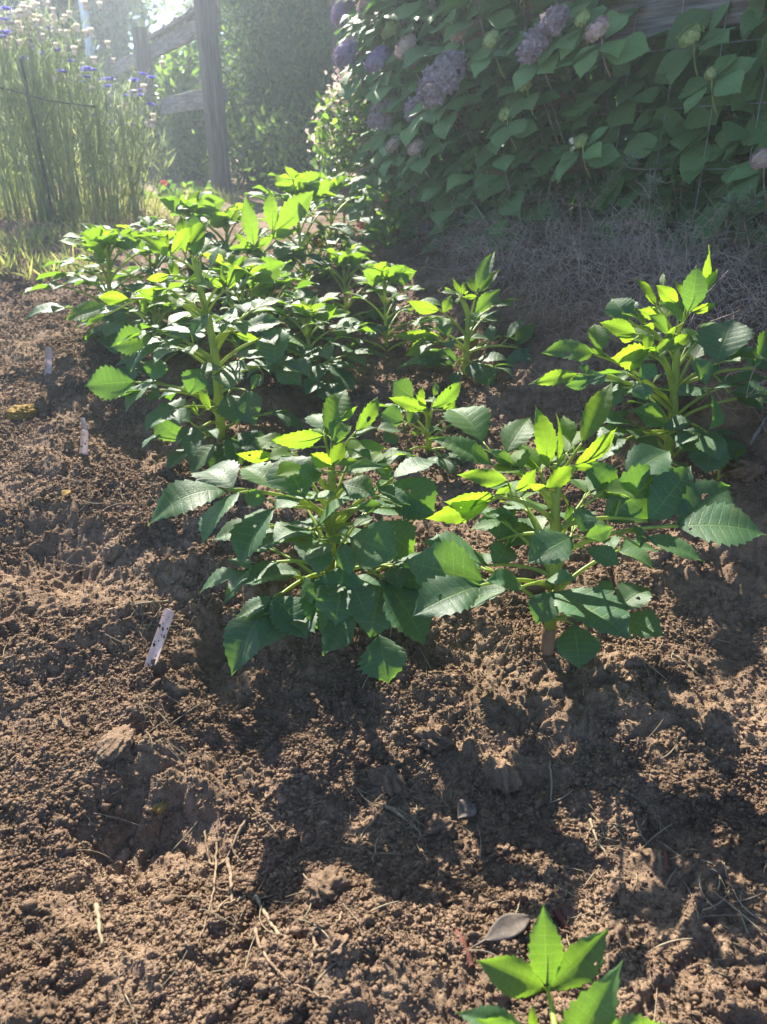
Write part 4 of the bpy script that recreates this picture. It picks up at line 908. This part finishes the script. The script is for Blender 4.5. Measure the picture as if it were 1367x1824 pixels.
# ------------------------------------------------------------------ hydrangea
hyd = empty('hydrangea_bush', fpt(3.4, -.2, .44), 'broad shaded hydrangea growing through the wire fence with fading flower heads', 'bush')
def build_hydrangea():
    rng = random.Random(44); nr = np.random.default_rng(44)
    lm = MB(); rm = MB(); st = MB(); out = np.array([FNRM[0], FNRM[1], 0]); al = np.array([FDIR[0], FDIR[1], 0]); z = np.array([0, 0, 1.0])
    def lf(B, d, L, nrm, red=False, wv=.42):
        mb = rm if red else lm
        blade(mb, B, B+d*L, wv*rng.uniform(.88, 1.1), curve=rng.uniform(.02, .1), fold=rng.uniform(.1, .35), roll=rng.uniform(-.25, .25), age=rng.random()*.6, tone=rng.uniform(.15, .9), nt=7, rpt=2, m=3, tooth=.07, peak=.40, quilt=.006, wav=.012, sweep=.5, N=nrm, rng=rng)
    spots = []
    tries = 0
    while len(spots) < 300 and tries < 15000:
        tries += 1
        t = rng.uniform(2.2, 5.75); zz = rng.uniform(.50, 1.75)
        right = smooth(np.array((t-4.05)/.35))
        d = (1-right)*rng.uniform(.05, .42 if t < 2.9 else .30)+right*rng.uniform(-.26, -.10)
        if right > .3 and zz > .93 and rng.random() < .85: continue
        p = fpt(t, d, zz)
        if p[0] < -.030*p[1] or (t < 2.5 and zz < .9): continue
        if all((abs(p-q)**2).sum() > .088**2 for q in spots): spots.append(p)
    for p in spots:
        s = unit(z*.8+out*rng.uniform(.15, .6)+al*rng.uniform(-.35, .35)); az0 = rng.uniform(0, 3.14)
        e1 = unit(np.cross(s, out)); e2 = np.cross(s, e1)
        foot = p-s*.28-out*.08-z*.1; P = bez(p, p-s*.1, p-s*.2, foot, 8); st.tube(P, np.linspace(.0022, .004, 8), 5)
        for k in range(3):
            b = p-s*(.015+.062*k)
            for sg in (0, math.pi):
                a = az0+k*1.571+sg+rng.uniform(-.3, .3); h = e1*math.cos(a)+e2*math.sin(a)
                L = (.080+.028*k)*rng.uniform(.85, 1.2); 
                if h.dot(out) < -.6 and k > 0: L *= .8
                dd = unit(h+out*.35-z*rng.uniform(.1, .75)+s*.15)
                B2 = b+h*.022; st.tube(np.array([b, b+h*.012+s*.004, B2]), .0016, 4)
                lf(B2, dd, L, unit(out*.75+z*.8+h*.1), rng.random() < .05)
    # inner and rear leaves
    n = 5200; t = nr.uniform(2.5, 6.2, n); dd = -nr.uniform(.05, .6, n); zz = nr.uniform(.46, 1.95, n)
    C = np.stack([FENCE0[0]+FDIR[0]*t+FNRM[0]*dd, FENCE0[1]+FDIR[1]*t+FNRM[1]*dd, zz], -1)
    D_ = nr.standard_normal((n, 3))*.6+np.array([out[0]*.5, out[1]*.5, -.5]); N_ = nr.standard_normal((n, 3))*.5+out*.7+z*.6
    scatter_blades(lm, C, D_, N_, nr.uniform(.08, .14, n), .36, np.stack([nr.random(n)*.3, nr.random(n)], -1))
    st.build('stem', M['woody'], hyd, origin=hyd.location)
    def head(px, py, d, rad, m, n, flat=.7, fl=.011, dry=False, sq=(1, 1)):
        c, _ = fence_hit(px, py, .09+d*.58); rad *= .64; mb = MB(); ax = unit(out*.75+z*.65); 
        e1 = unit(np.cross(ax, z)); e2 = np.cross(e1, ax)
        for i in range(n):
            cz = 1-1.5*(i+.5)/n; a = i*2.39996; r = math.sqrt(max(0, 1-cz*cz))
            nrm = e1*r*math.cos(a)+e2*r*math.sin(a)+ax*cz
            q = c+(e1*r*math.cos(a)*sq[0]+e2*r*math.sin(a)*sq[1]+ax*cz*flat)*rad*rng.uniform(.72, 1.12)
            u = unit(np.cross(nrm, (rng.random()-.5, rng.random()-.5, rng.random()-.5))); v = np.cross(nrm, u)
            f = fl*rng.uniform(.75, 1.35); cup = (.9 if dry else .3)*rng.uniform(.2, 1.3)
            for k in range(4):
                an = k*1.571+rng.uniform(-.2, .2); w1 = u*math.cos(an)+v*math.sin(an); w2 = np.cross(nrm, w1); kk = cup*rng.uniform(.4, 1.6)
                V = [q, q+(w1*.55+w2*.52)*f+nrm*f*.3*kk, q+w1*f*1.05+nrm*f*.75*kk, q+(w1*.55-w2*.52)*f+nrm*f*.3*kk]
                mb.add(np.array(V), [(0, 1, 2, 3)])
        for k in range(7):
            a = k*.9; mb.tube(np.array([c-ax*rad*.9, c-ax*rad*.3+(e1*math.cos(a)+e2*math.sin(a))*rad*.3, c+(e1*math.cos(a)+e2*math.sin(a))*rad*.62]), .0012, 4)
        mb.tube(bez(c-ax*rad*.8, c-ax*rad*1.1-z*.01, c-ax*rad-z*.04, c-ax*rad-out*.04-z*.08, 8), .0024, 5)
        bb = c-ax*rad*.9-z*.012
        for k in range(6 if rad < .04 else 7):
            a = k*1.571+rng.uniform(-.4, .4)+(.7 if k > 3 else 0); hh = e1*math.cos(a)+e2*math.sin(a); q = bb-z*.03*(k > 3)+hh*.012
            lf(q, unit(hh+out*.25-z*rng.uniform(.15, .6)), rng.uniform(.075, .10)*(1.25 if k > 3 else 1), unit(out*.7+z*.8+hh*.1))
        return mb.build('flower_head', M[m], hyd, origin=hyd.location)
    head(787, 140, .52, .098, 'fl_dry', 330, .6, .014, True, (1, 1.25))
    head(955, 78, .33, .060, 'fl_dry', 170, .6, .012, True, (1, 1.2)); head(988, 38, .30, .050, 'fl_dry', 110, .7, .012, True)
    head(1064, 52, .30, .045, 'fl_pink', 130, .5, .0085); head(1037, 32, .24, .030, 'fl_green', 70, .6, .008)
    head(875, 70, .36, .038, 'fl_green', 90, .6, .009); head(817, 60, .36, .042, 'fl_pink', 100, .5, .009)
    head(722, 84, .40, .062, 'fl_pink', 130, .5, .011); head(672, 105, .44, .075, 'fl_purple', 170, .5, .012); head(617, 95, .46, .082, 'fl_purple', 190, .6, .013)
    head(695, 50, .32, .055, 'fl_green', 90, .5, .011); head(612, 18, .32, .085, 'fl_purple', 150, .6, .013); head(655, 8, .30, .07, 'fl_pink', 120, .5, .012)
    head(935, 150, .26, .030, 'fl_green', 70, .6, .008); head(899, 203, .33, .028, 'fl_green', 60, .6, .008); head(1034, 252, .26, .026, 'fl_green', 60, .6, .007)
    head(680, 205, .42, .075, 'fl_dry', 130, .6, .014, True); head(738, 195, .44, .05, 'fl_dry', 90, .7, .012, True); head(700, 258, .46, .045, 'fl_pink', 90, .5, .009); head(740, 262, .46, .045, 'fl_pink', 90, .5, .009)
    head(1230, 62, -.02, .045, 'fl_green', 120, .35, .0075); head(1266, 130, .0, .022, 'fl_green', 50, .6, .006); head(1357, 283, .04, .036, 'fl_pink', 110, .6, .007)
    head(760, 178, .50, .03, 'fl_green', 60, .6, .008)
    lm.build('foliage', M['hydra'], hyd, origin=hyd.location); rm.build('turning_foliage', M['hydra_red'], hyd, origin=hyd.location)
    # the leaves nearest the camera at the right edge
    l2 = MB()
    for (bx, by, tx, ty, wv) in ((1340, 205, 1385, 250, .48), (1330, 300, 1300, 345, .46), (1350, 330, 1310, 385, .45), (1215, 195, 1158, 250, .46), (1300, 262, 1255, 285, .5), (1225, 262, 1180, 315, .46), (1310, 215, 1285, 268, .42), (1290, 135, 1345, 175, .46), (1190, 110, 1195, 150, .5), (1240, 180, 1275, 222, .48)):
        a, _ = fence_hit(bx, by, -.10); b, _ = fence_hit(tx, ty, -.07)
        blade(l2, a, b, wv, curve=.08, fold=.2, age=.3, tone=rng.uniform(.3, .8), nt=8, rpt=4, m=4, tooth=.07, quilt=.008, sweep=.5, N=out*.8+z*.6, rng=rng)
        l2.tube(bez(a, a+z*.02-out*.03, a-out*.1+z*.02, a-out*.16-z*.04, 7), .002, 5)
    l2.build('foliage', M['hydra'], hyd, origin=hyd.location)
build_hydrangea()

# ------------------------------------------------------------------ shrubs, trees
def leafy(name, x, y, z0, cz, rad, n, L, m, label, cat, seed, clumps=60, tall=None, stems=4, W=.22, light=.3, group=None, trunk_r=.05, up=.2, spread=.28):
    nr = np.random.default_rng(seed); rad = np.array(rad, float)
    root = empty(name, (x, y, z0), label, cat, group)
    cc = nr.standard_normal((clumps, 3)); cc /= np.linalg.norm(cc, axis=1, keepdims=True); cc *= (.35+.62*nr.random((clumps, 1))**.6)
    cc[:, 2] = np.where(cc[:, 2]*rad[2]+cz < z0+.1, np.abs(cc[:, 2]), cc[:, 2])
    C0 = np.array([x, y, cz])+cc*rad
    k = nr.integers(0, clumps, n); cs = (.6+.8*nr.random(clumps))*spread*rad.mean()
    off = nr.standard_normal((n, 3)); off *= cs[k][:, None]*.6
    C = C0[k]+off; C[:, 2] = np.maximum(C[:, 2], z0+.03)
    D_ = unit(off)*0+off/np.maximum(np.linalg.norm(off, axis=1, keepdims=True), 1e-6)*.7+nr.standard_normal((n, 3))*.55; D_[:, 2] += up
    N_ = nr.standard_normal((n, 3))*.6; N_[:, 2] += .8
    ct = nr.random(clumps)
    tint = np.stack([np.clip(light+.5*(ct[k]-.5)+.25*nr.standard_normal(n), 0, 1), np.clip(.35+.4*ct[k]+.2*nr.standard_normal(n), 0, 1)], -1)
    mb = MB(); scatter_blades(mb, C, D_, N_, L*nr.uniform(.6, 1.25, n), W, tint)
    mb.build('crown' if trunk_r > .03 else 'foliage', M[m], root, origin=root.location)
    ms = MB(); base = np.array([x, y, z0-.05])
    for i in range(min(clumps, 26)):
        tgt = C0[i]; b = base+np.append(nr.normal(0, trunk_r*.5 if stems == 1 else rad[0]*.18, 2), 0)
        mid = base+(tgt-base)*.5+np.array([0, 0, .12*rad[2]]); 
        ms.tube(bez(b, base+np.array([0, 0, (cz-z0)*.5]), mid, tgt, 9), np.linspace(trunk_r*.5, trunk_r*.12, 9), 6)
    if stems == 1: ms.tube(np.array([base, [x+.03, y, (z0+cz)/2], [x, y, cz+rad[2]*.6]]), np.array([trunk_r, trunk_r*.7, trunk_r*.2]), 9)
    ms.build('trunk' if stems == 1 else 'stem', M['trunk'], root, origin=root.location)
    return root
def gxy(px, Y): return (px-683.5)/1413*Y
def shrub(px, Y, h, rw, n, L, m, label, seed, name='garden_shrub', cat='shrub', light=.3, W=.22, clumps=60, **k):
    x = gxy(px, Y); g = GZ(x, Y); return leafy(name, x, Y, g, g+h*.5, (rw, rw, h*.52), n, L, m, label, cat, seed, light=light, W=W, clumps=clumps, trunk_r=.025, **k)
leafy('evergreen_tree', -.50, 7.6, .45, 1.8, (1.05, 1.0, 1.75), 42000, .08, 'hedge', 'tall dense dark evergreen rising behind the gap between fence posts', 'tree', 61, clumps=240, stems=1, W=.15, light=.12, trunk_r=.09, spread=.22)
shrub(350, 8.5, 1.25, .36, 2600, .10, 'rose', 'upright bright leaved shrub glowing just left of the front fence post', 62, light=.85, clumps=30, W=.2)
shrub(308, 10.0, 1.35, .34, 1500, .09, 'rose', 'loose sunlit shrub with pinkish tips between the two fence posts', 63, light=.7, clumps=26)
shrub(325, 11.0, 1.4, .9, 5000, .10, 'hedge', 'dark green shrub in the shade far behind the fence rails', 64, light=.15, clumps=70)
shrub(130, 11.5, 1.35, 1.3, 6000, .11, 'hedge', 'wide dark shrub behind the tall cornflower clump', 65, light=.2, clumps=80)
shrub(-90, 11.0, 1.6, 1.3, 6000, .11, 'hedge', 'dark shrub at the far left edge behind the cornflowers', 66, light=.2, clumps=80)
shrub(445, 7.0, .85, .35, 1300, .06, 'tree', 'low pale dry shrub at the foot of the front fence post', 67, light=.8, clumps=24)
shrub(335, 8.6, .75, .40, 1600, .05, 'tree', 'low silvery shrub under the lower rail between the posts', 68, light=.9, clumps=26)
shrub(560, 5.6, .6, .5, 900, .06, 'tree', 'low brownish undergrowth in front of the dark evergreen', 69, light=.9, clumps=24)
def tree(px, Y, h, r, n, L, m, label, seed, name, light, cz=None, W=.24, **k):
    x = gxy(px, Y); g = GZ(x, Y); return leafy(name, x, Y, g, g+(cz or h*.56), (r, r, h*.46), n, L, m, label, 'tree', seed, light=light, stems=1, W=W, trunk_r=.11, clumps=130, **k)
tree(115, 15, 6.5, 1.15, 15000, .17, 'hedge', 'dark conifer like tree standing left of the metal pole', 71, 'dark_tree', .05, spread=.25)
tree(15, 17, 7, 1.6, 12000, .18, 'hedge', 'dark tree at the top left corner behind the seed heads', 72, 'dark_tree', .15)
tree(232, 15, 5.5, .85, 5500, .15, 'tree', 'light leaved tree with sky showing through right of the metal pole', 73, 'broadleaf_tree', .5, spread=.2)
tree(440, 19, 4.2, 1.2, 7000, .16, 'tree', 'distant light green tree showing above the top fence rail', 74, 'broadleaf_tree', .7)
tree(600, 15, 6.5, 2.3, 15000, .18, 'hedge', 'dark broad tree filling the gap above the evergreen', 75, 'dark_tree', .2)
tree(850, 13, 6, 2.4, 15000, .18, 'hedge', 'dark tree standing behind the middle of the hydrangea', 76, 'dark_tree', .2)
tree(1150, 11, 5, 2.3, 14000, .17, 'hedge', 'dark tree standing behind the right half of the hydrangea', 77, 'dark_tree', .2)
def far_wood():
    nr = np.random.default_rng(7); n = 26000; a = nr.uniform(-.75, .75, n); Y = nr.uniform(28, 34, n); X = np.tan(a)*Y
    top = 1.5+.7*perlin(X*.25, X*0, 3)+.6*perlin(X*.9, X*0, 4); C = np.stack([X, Y, .6+(top)*nr.random(n)**.7], -1)
    mb = MB(); scatter_blades(mb, C, nr.standard_normal((n, 3)), nr.standard_normal((n, 3))+np.array([0, -.5, .5]), nr.uniform(.3, .6, n), .3, np.stack([nr.random(n)*.6, nr.random(n)], -1))
    tag(mb.build('distant_woods', M['tree']), 'far off line of green trees along the horizon', 'woods', kind='stuff')
far_wood()
pl = MB(); x = gxy(193, 12.5); g = GZ(x, 12.5); pl.tube(np.array([[x, 12.5, g-.1], [x-.02, 12.5, g+2], [x-.10, 12.5, g+6.2]]), np.array([.062, .058, .05]), 14)
tag(pl.build('metal_pole', M['pole']), 'pale metal pole rising behind the cornflowers at upper left', 'pole')

# blush flowered shrub beside the post
def blush():
    nr = np.random.default_rng(91); px0, Y = 612, 3.45
    c = at(px0, 330, Y); g = GZ(c[0], c[1])
    root = empty('blush_flower_shrub', (c[0], c[1], g), 'sunlit shrub of cream and pink flower clusters left of the hydrangea', 'shrub')
    lm = MB(); st = MB()
    for (px, py, r, n, m) in ((607, 165, .075, 120, 'fl_blush'), (612, 200, .085, 130, 'fl_blush'), (580, 240, .075, 110, 'fl_blush'), (640, 205, .05, 60, 'fl_blush'), (600, 262, .08, 110, 'fl_green'), (655, 265, .07, 80, 'fl_blush'), (640, 300, .06, 70, 'fl_blush'), (622, 135, .04, 40, 'fl_pink')):
        q = at(px, py, Y+nr.normal(0, .04)); mb = MB()
        P = q+nr.standard_normal((n, 3))*r*.5; D_ = nr.standard_normal((n, 3)); N_ = nr.standard_normal((n, 3))
        scatter_blades(mb, P, D_, N_, nr.uniform(.012, .022, n), .5, (0, .5)); mb.build('blossom', M[m], root, origin=root.location)
        st.tube(bez(np.array([c[0], c[1], g]), np.array([c[0], c[1], g+.3]), q-np.array([0, 0, .15]), q, 8), .003, 5)
    n = 420; k = np.stack([nr.uniform(565, 690, n), nr.uniform(170, 320, n)], -1)
    C = np.array([at(a, b, Y+nr.normal(0, .09)) for a, b in k]); scatter_blades(lm, C, nr.standard_normal((n, 3))+np.array([0, 0, .1]), nr.standard_normal((n, 3))+np.array([0, 0, .6]), nr.uniform(.025, .06, n), .26, np.stack([nr.random(n), nr.random(n)], -1))
    for (a, b, t1, t2) in ((600, 200, 560, 192), (585, 225, 549, 217), (575, 235, 553, 244), (600, 175, 580, 168)):
        blade(lm, at(a, b, Y), at(t1, t2, Y), .3, age=.9, tone=.7, nt=5, rpt=2, m=2)
    lm.build('foliage', M['rose'], root, origin=root.location); st.build('stem', M['woody'], root, origin=root.location)
    # small glossy rose
    h = ground_hit(690, 440, gz); root = empty('small_rose', h, 'small glossy leaved rose on bare soil before the hydrangea', 'rose')
    lm = MB(); st = MB(); n = 240
    P = np.array([at(a, b, h[1]+nr.normal(0, .06)) for a, b in zip(np.clip(nr.normal(695, 26, n), 635, 750), nr.uniform(335, 440, n))])
    scatter_blades(lm, P, nr.standard_normal((n, 3)), nr.standard_normal((n, 3))*.6+np.array([0, 0, .9]), nr.uniform(.018, .036, n), .34, np.stack([nr.random(n), nr.random(n)], -1))
    for i in range(14): st.tube(bez(h, h+np.array([0, 0, .06]), P[i]-np.array([0, 0, .05]), P[i], 7), .0018, 5)
    lm.build('foliage', M['rose'], root, origin=root.location); st.build('stem', M['greenstem'], root, origin=root.location)
    for px, py in ((643, 400), (688, 352)):
        mb = MB(); q = at(px, py, h[1]); scatter_blades(mb, q+nr.standard_normal((14, 3))*.004, nr.standard_normal((14, 3)), nr.standard_normal((14, 3)), .014, .5, (0, .5)); mb.build('flower', M['fl_red'], root, origin=root.location)
    # marigold
    h = ground_hit(560, 500, gz); root = empty('marigold_plant', h, 'small narrow leaved plant with one orange flower among the rear dahlias', 'flower')
    lm = MB(); st = MB(); n = 260
    P = np.array([at(a, b, h[1]+nr.normal(0, .05)) for a, b in zip(nr.normal(575, 22, n), nr.uniform(415, 540, n))])
    scatter_blades(lm, P, nr.standard_normal((n, 3))+np.array([0, 0, .4]), nr.standard_normal((n, 3)), nr.uniform(.02, .05, n), .16, np.stack([nr.random(n)*.6, nr.random(n)], -1))
    for i in range(14): st.tube(bez(h, h+np.array([0, 0, .06]), P[i]-np.array([0, 0, .05]), P[i], 7), .0018, 5)
    lm.build('foliage', M['rose'], root, origin=root.location); st.build('stem', M['greenstem'], root, origin=root.location)
    mb = MB(); q = at(566, 438, h[1]); a = np.arange(20)*2.4; scatter_blades(mb, np.tile(q, (20, 1)), np.stack([np.cos(a), np.sin(a)*.6-.4, .3+.5*np.sin(a)], -1), np.tile([0, -.6, .8], (20, 1))+nr.standard_normal((20, 3))*.3, .026, .25, (0, .5)); mb.build('flower', M['fl_orange'], root, origin=root.location)
    # red dots of a low flower near the fence
    h = at(308, 340, 5.4); root = empty('low_red_flower', (h[0], h[1], GZ(h[0], h[1])), 'low green plant with a tiny red bloom on the path', 'flower'); lm = MB(); n = 120
    P = np.array([h[0], h[1], GZ(h[0], h[1])+.05])+nr.standard_normal((n, 3))*np.array([.14, .1, .035]); scatter_blades(lm, P, nr.standard_normal((n, 3))+np.array([0, 0, .5]), nr.standard_normal((n, 3)), .06, .3, np.stack([nr.random(n), nr.random(n)], -1)); lm.build('foliage', M['rose'], root, origin=root.location)
    mb = MB(); scatter_blades(mb, np.tile(P[0]+np.array([0, 0, .08]), (12, 1)), nr.standard_normal((12, 3)), nr.standard_normal((12, 3)), .025, .5, (0, .5)); mb.build('flower', M['fl_red'], root, origin=root.location)
    # green sprout near the right edge
    h = ground_hit(1278, 855, gz); root = empty('weed_sprout', h, 'small yellow green sprout on soil at the foot of the right dahlia', 'weed'); lm = MB(); st = MB()
    for (a, b, t1, t2) in ((1282, 832, 1335, 800), (1280, 838, 1310, 832), (1278, 836, 1240, 815), (1285, 846, 1300, 850)):
        A_, B_ = at(a, b, h[1]), at(t1, t2, h[1]-.01); st.tube(np.array([h, (h+A_)/2+np.array([0.002, 0, .002]), A_]), .0022, 5); blade(lm, A_, B_, .3, age=.9, nt=5, rpt=3, m=3)
    lm.build('foliage', M['dahlia'], root, origin=root.location); st.build('stem', M['stem'], root, origin=root.location)
blush()

# ------------------------------------------------------------------ cornflowers
def cornflower(px, Y, hgt, seed, nst, blues, seeds, lean=0., word=''):
    Y += .65; hgt *= 1.10; nr = np.random.default_rng(seed); x = gxy(px, Y); g = GZ(x, Y)
    root = empty('cornflower_plant', (x, Y, g), word, 'cornflower', 'tall cornflowers gone to seed at the left')
    st = MB(); tips = []
    C = []; D_ = []; 
    for i in range(nst*2):
        b = np.array([x, Y, g])+np.append(nr.normal(0, .07, 2), -.02); H = hgt*nr.uniform(.50, .82)
        tp = b+np.array([nr.normal(lean, .075), nr.normal(0, .07), H]); md = b+(tp-b)*.5+np.append(nr.normal(0, .03, 2), .04)
        P = bez(b, b+np.array([0, 0, H*.35]), md, tp, 10); st.tube(P, np.linspace(.0030, .0013, 10), 4, tint=(nr.random()*.7, nr.random())); tips.append(tp)
        for k in range(22):
            f = nr.random()**.8; p = P[min(9, int(f*9.99))]+nr.normal(0, .006, 3); C.append(p); D_.append((nr.normal()*.8, nr.normal()*.8, .7+nr.random()))
        for k in range(3):
            q = P[6+k]; e = q+np.append(nr.normal(0, .07, 2), .10+.12*nr.random()); st.tube(np.array([q, (q+e)/2+np.array([0, 0, .02]), e]), .0011, 4, tint=(.4, .6)); tips.append(e)
    C = np.array(C); D_ = np.array(D_); n = len(C); scatter_blades(st, C, D_, nr.standard_normal((n, 3)), nr.uniform(.03, .09, n), .03, np.stack([np.clip(.75-(C[:, 2]-g)/hgt*.9+.2*nr.standard_normal(n), 0, 1), nr.random(n)], -1))
    st.build('foliage', M['corn'], root, origin=root.location)
    tips = sorted(tips, key=lambda p: -p[2])
    iv, jf = icos()
    order = nr.permutation(min(len(tips), int(nst*2.6)))
    blues *= 2
    for i in order[:blues]:
        mb = MB(); q = tips[i]; kk = 16; a = np.arange(kk)*2.4
        scatter_blades(mb, np.tile(q, (kk, 1)), np.stack([np.cos(a), np.sin(a), .2+.6*nr.random(kk)], -1), np.tile([0, 0, 1.0], (kk, 1))+nr.standard_normal((kk, 3))*.3, .027, .36, (0, .5)); mb.build('flower_head', M['blue'], root, origin=root.location)
    for i in order[blues:blues+int(seeds*2.8)]:
        mb = MB(); q = tips[i]; r = .011*nr.uniform(.8, 1.3); mb.add(q+iv*r*np.array([1, 1, 1.15]), None, jf)
        kk = 12; a = np.arange(kk)*2.4; scatter_blades(mb, np.tile(q+np.array([0, 0, r*.5]), (kk, 1)), np.stack([np.cos(a), np.sin(a), .9+0*a], -1), np.stack([np.cos(a), np.sin(a), -.5+0*a], -1), r*2.0, .42, (0, .5)); mb.build('seed_head', M['seed'], root, origin=root.location)
cfs = [(-30, 3.6, 1.10, 16, 2, 9, 0, 'leftmost tall cornflower cut off by the picture edge'), (20, 3.9, 1.16, 18, 2, 10, 0, 'tall cornflower with pale seed heads next to the left edge'),
       (45, 3.45, 1.08, 16, 3, 8, 0, 'front cornflower left of the dark stake with several blue blooms'), (80, 3.8, 1.16, 18, 1, 10, 0, 'tallest cornflower crowded with pale seed heads'),
       (105, 3.5, 1.04, 15, 1, 8, 0, 'cornflower right in front of the dark stake'), (140, 3.95, 1.12, 16, 1, 9, .02, 'tall pale topped cornflower left of the metal pole'),
       (165, 3.65, .86, 15, 4, 3, .03, 'shorter cornflower dotted with blue blooms below the metal pole'), (200, 3.9, .84, 15, 4, 2, .06, 'cornflower with many small blue blooms right of the metal pole'),
       (215, 3.6, .72, 13, 3, 2, .06, 'cornflower leaning right with blue blooms before the far rails'), (228, 3.75, .52, 10, 3, 2, .16, 'sprawling cornflower bending low to the right towards the fence'),
       (-10, 4.2, 1.22, 16, 1, 9, 0, 'rear cornflower with fluffy seed heads at the left edge'), (115, 4.25, 1.22, 16, 1, 9, 0, 'rear cornflower rising highest behind the others')]
for i, c in enumerate(cfs): cornflower(c[0], c[1], c[2], 200+i, c[3], c[4], c[5], c[6], c[7])
sk = MB(); x = gxy(75, 3.95); g = GZ(x, 3.95); sk.tube(np.array([[x, 3.95, g-.1], [x-.005, 3.95, g+.3], [x-.012, 3.95, g+.72]]), .008, 8); tag(sk.build('garden_stake', M['trunk']), 'thin dark stake propping the tall cornflowers', 'stake')
tw = MB(); tw.tube(np.array([at(a, b, 3.92) for a, b in ((-30, 150), (30, 163), (80, 178), (135, 186), (170, 190))]), .003, 5); tag(tw.build('garden_twine', M['trunk']), 'dark twine tied across the tall cornflowers', 'twine')

# ------------------------------------------------------------------ grass, weeds
def grass():
    nr = np.random.default_rng(17); mb = MB(); n = 9000
    px = nr.uniform(-150, 420, n); Y = nr.uniform(2.75, 6.0, n)
    x = gxy(px, Y); den = smooth(.55+1.5*perlin(x*3, Y*3, 51)); keep = (nr.random(n) < den) & (px < 150+(Y-2.75)*110+60*perlin(Y*3, Y*0, 2))
    x, Y = x[keep], Y[keep]; n = len(x); z = gz(x, Y)
    scatter_blades(mb, np.stack([x, Y, z-.005], -1), np.stack([nr.normal(0, .6, n), nr.normal(0, .6, n), .7+nr.random(n)], -1), nr.standard_normal((n, 3)), nr.uniform(.03, .11, n), .035, np.stack([np.clip(nr.normal(.7, .3, n), 0, 1), nr.random(n)], -1), droop=.35)
    tag(mb.build('grass', M['grass']), 'thin dry grass strip at the left edge of the bed', 'grass', kind='stuff')
grass()
def dry_weeds():
    nr = np.random.default_rng(23); mb = MB()
    for i in range(1900):
        t = 5.9-2.7*nr.random()**1.1; d = nr.uniform(-.05, .20+.24*smooth(np.array((t-3.3)/1.2))); p = fpt(t, d, 0); p[2] = GZ(p[0], p[1])
        H = nr.uniform(.06, .24)*(1.25-d); v = unit(np.array([nr.normal(0, .6), nr.normal(0, .6), 1.0])); P = [p]
        for k in range(6): v = unit(v+nr.normal(0, .32, 3)+np.array([0, 0, -.07*k])); P.append(P[-1]+v*H/5)
        P = np.array(P); r = nr.uniform(.0004, .0010); mb.tube(P, np.linspace(r, r*.5, 7), 3, cap=False)
        for k in range(nr.integers(3, 7)):
            q = P[nr.integers(2, 7)]; w_ = unit(nr.standard_normal(3)+np.array([0, 0, .3])); L = nr.uniform(.02, .07)
            mb.tube(np.array([q, q+w_*L*.5+nr.normal(0, .004, 3), q+w_*L+nr.normal(0, .012, 3)]), np.array([.0006, .0005, .0004]), 3, cap=False)
    tag(mb.build('dry_weeds', M['weed']), 'grey tangle of dead wispy weeds on the bank under the hydrangea', 'dry weeds', kind='stuff')
dry_weeds()
def needle_weed(px, py, qx, qy, label, seed, d=.18):
    nr = np.random.default_rng(seed); b, _ = fence_hit(px, py, d); e, _ = fence_hit(qx, qy, d+.05)
    root = empty('feathery_weed', b, label, 'weed', 'feathery grey green weeds before the wire fence'); st = MB(); nm = MB()
    P = bez(b, b+(e-b)*.3+np.array([0, 0, .03]), b+(e-b)*.7+np.array([0, 0, .02]), e, 30); st.tube(P, np.linspace(.003, .0012, 30), 5)
    n = 150; k = nr.integers(4, 30, n); ax = unit(e-b); D_ = nr.standard_normal((n, 3)); D_ -= (D_@ax)[:, None]*ax*.8; D_ = D_/np.linalg.norm(D_, axis=1, keepdims=True)+ax*.6
    scatter_blades(nm, P[k], D_, nr.standard_normal((n, 3)), nr.uniform(.015, .032, n), .06, np.stack([nr.random(n), nr.random(n)], -1))
    st.build('stem', M['woody'], root, origin=root.location); nm.build('foliage', M['needle'], root, origin=root.location)
needle_weed(1055, 370, 1130, 283, 'long feathery weed leaning right before the hydrangea leaves', 1); needle_weed(975, 400, 985, 380, 'short pale feathery weed tip among the dead stems', 2)
needle_weed(1145, 380, 1165, 325, 'upright feathery grey green weed under the wire', 3); needle_weed(1310, 430, 1345, 350, 'bushy feathery green weed near the right edge', 4)
needle_weed(1335, 440, 1300, 360, 'second feathery green weed crossing the first at the right edge', 5); needle_weed(1350, 460, 1390, 380, 'feathery weed cut off by the right edge', 6)

# ------------------------------------------------------------------ thin air volume added to imitate the lens flare veil
hb = MB(); hb.box(-48, 48, -8, 44, -1.2, 8.8)
HM, hnt = mat('flare_veil_air'); ha = NT(hnt); pv = ha.n('ShaderNodeVolumePrincipled'); pv.inputs['Density'].default_value = .010; pv.inputs['Color'].default_value = (.78, .90, 1, 1); pv.inputs['Anisotropy'].default_value = .62
ha.l(pv.outputs[0], ha.n('ShaderNodeOutputMaterial').inputs['Volume'])
tag(hb.build('flare_veil', HM, flat=True), 'thin pale air volume added to imitate the veil of sun flare', 'flare_veil', kind='stuff')
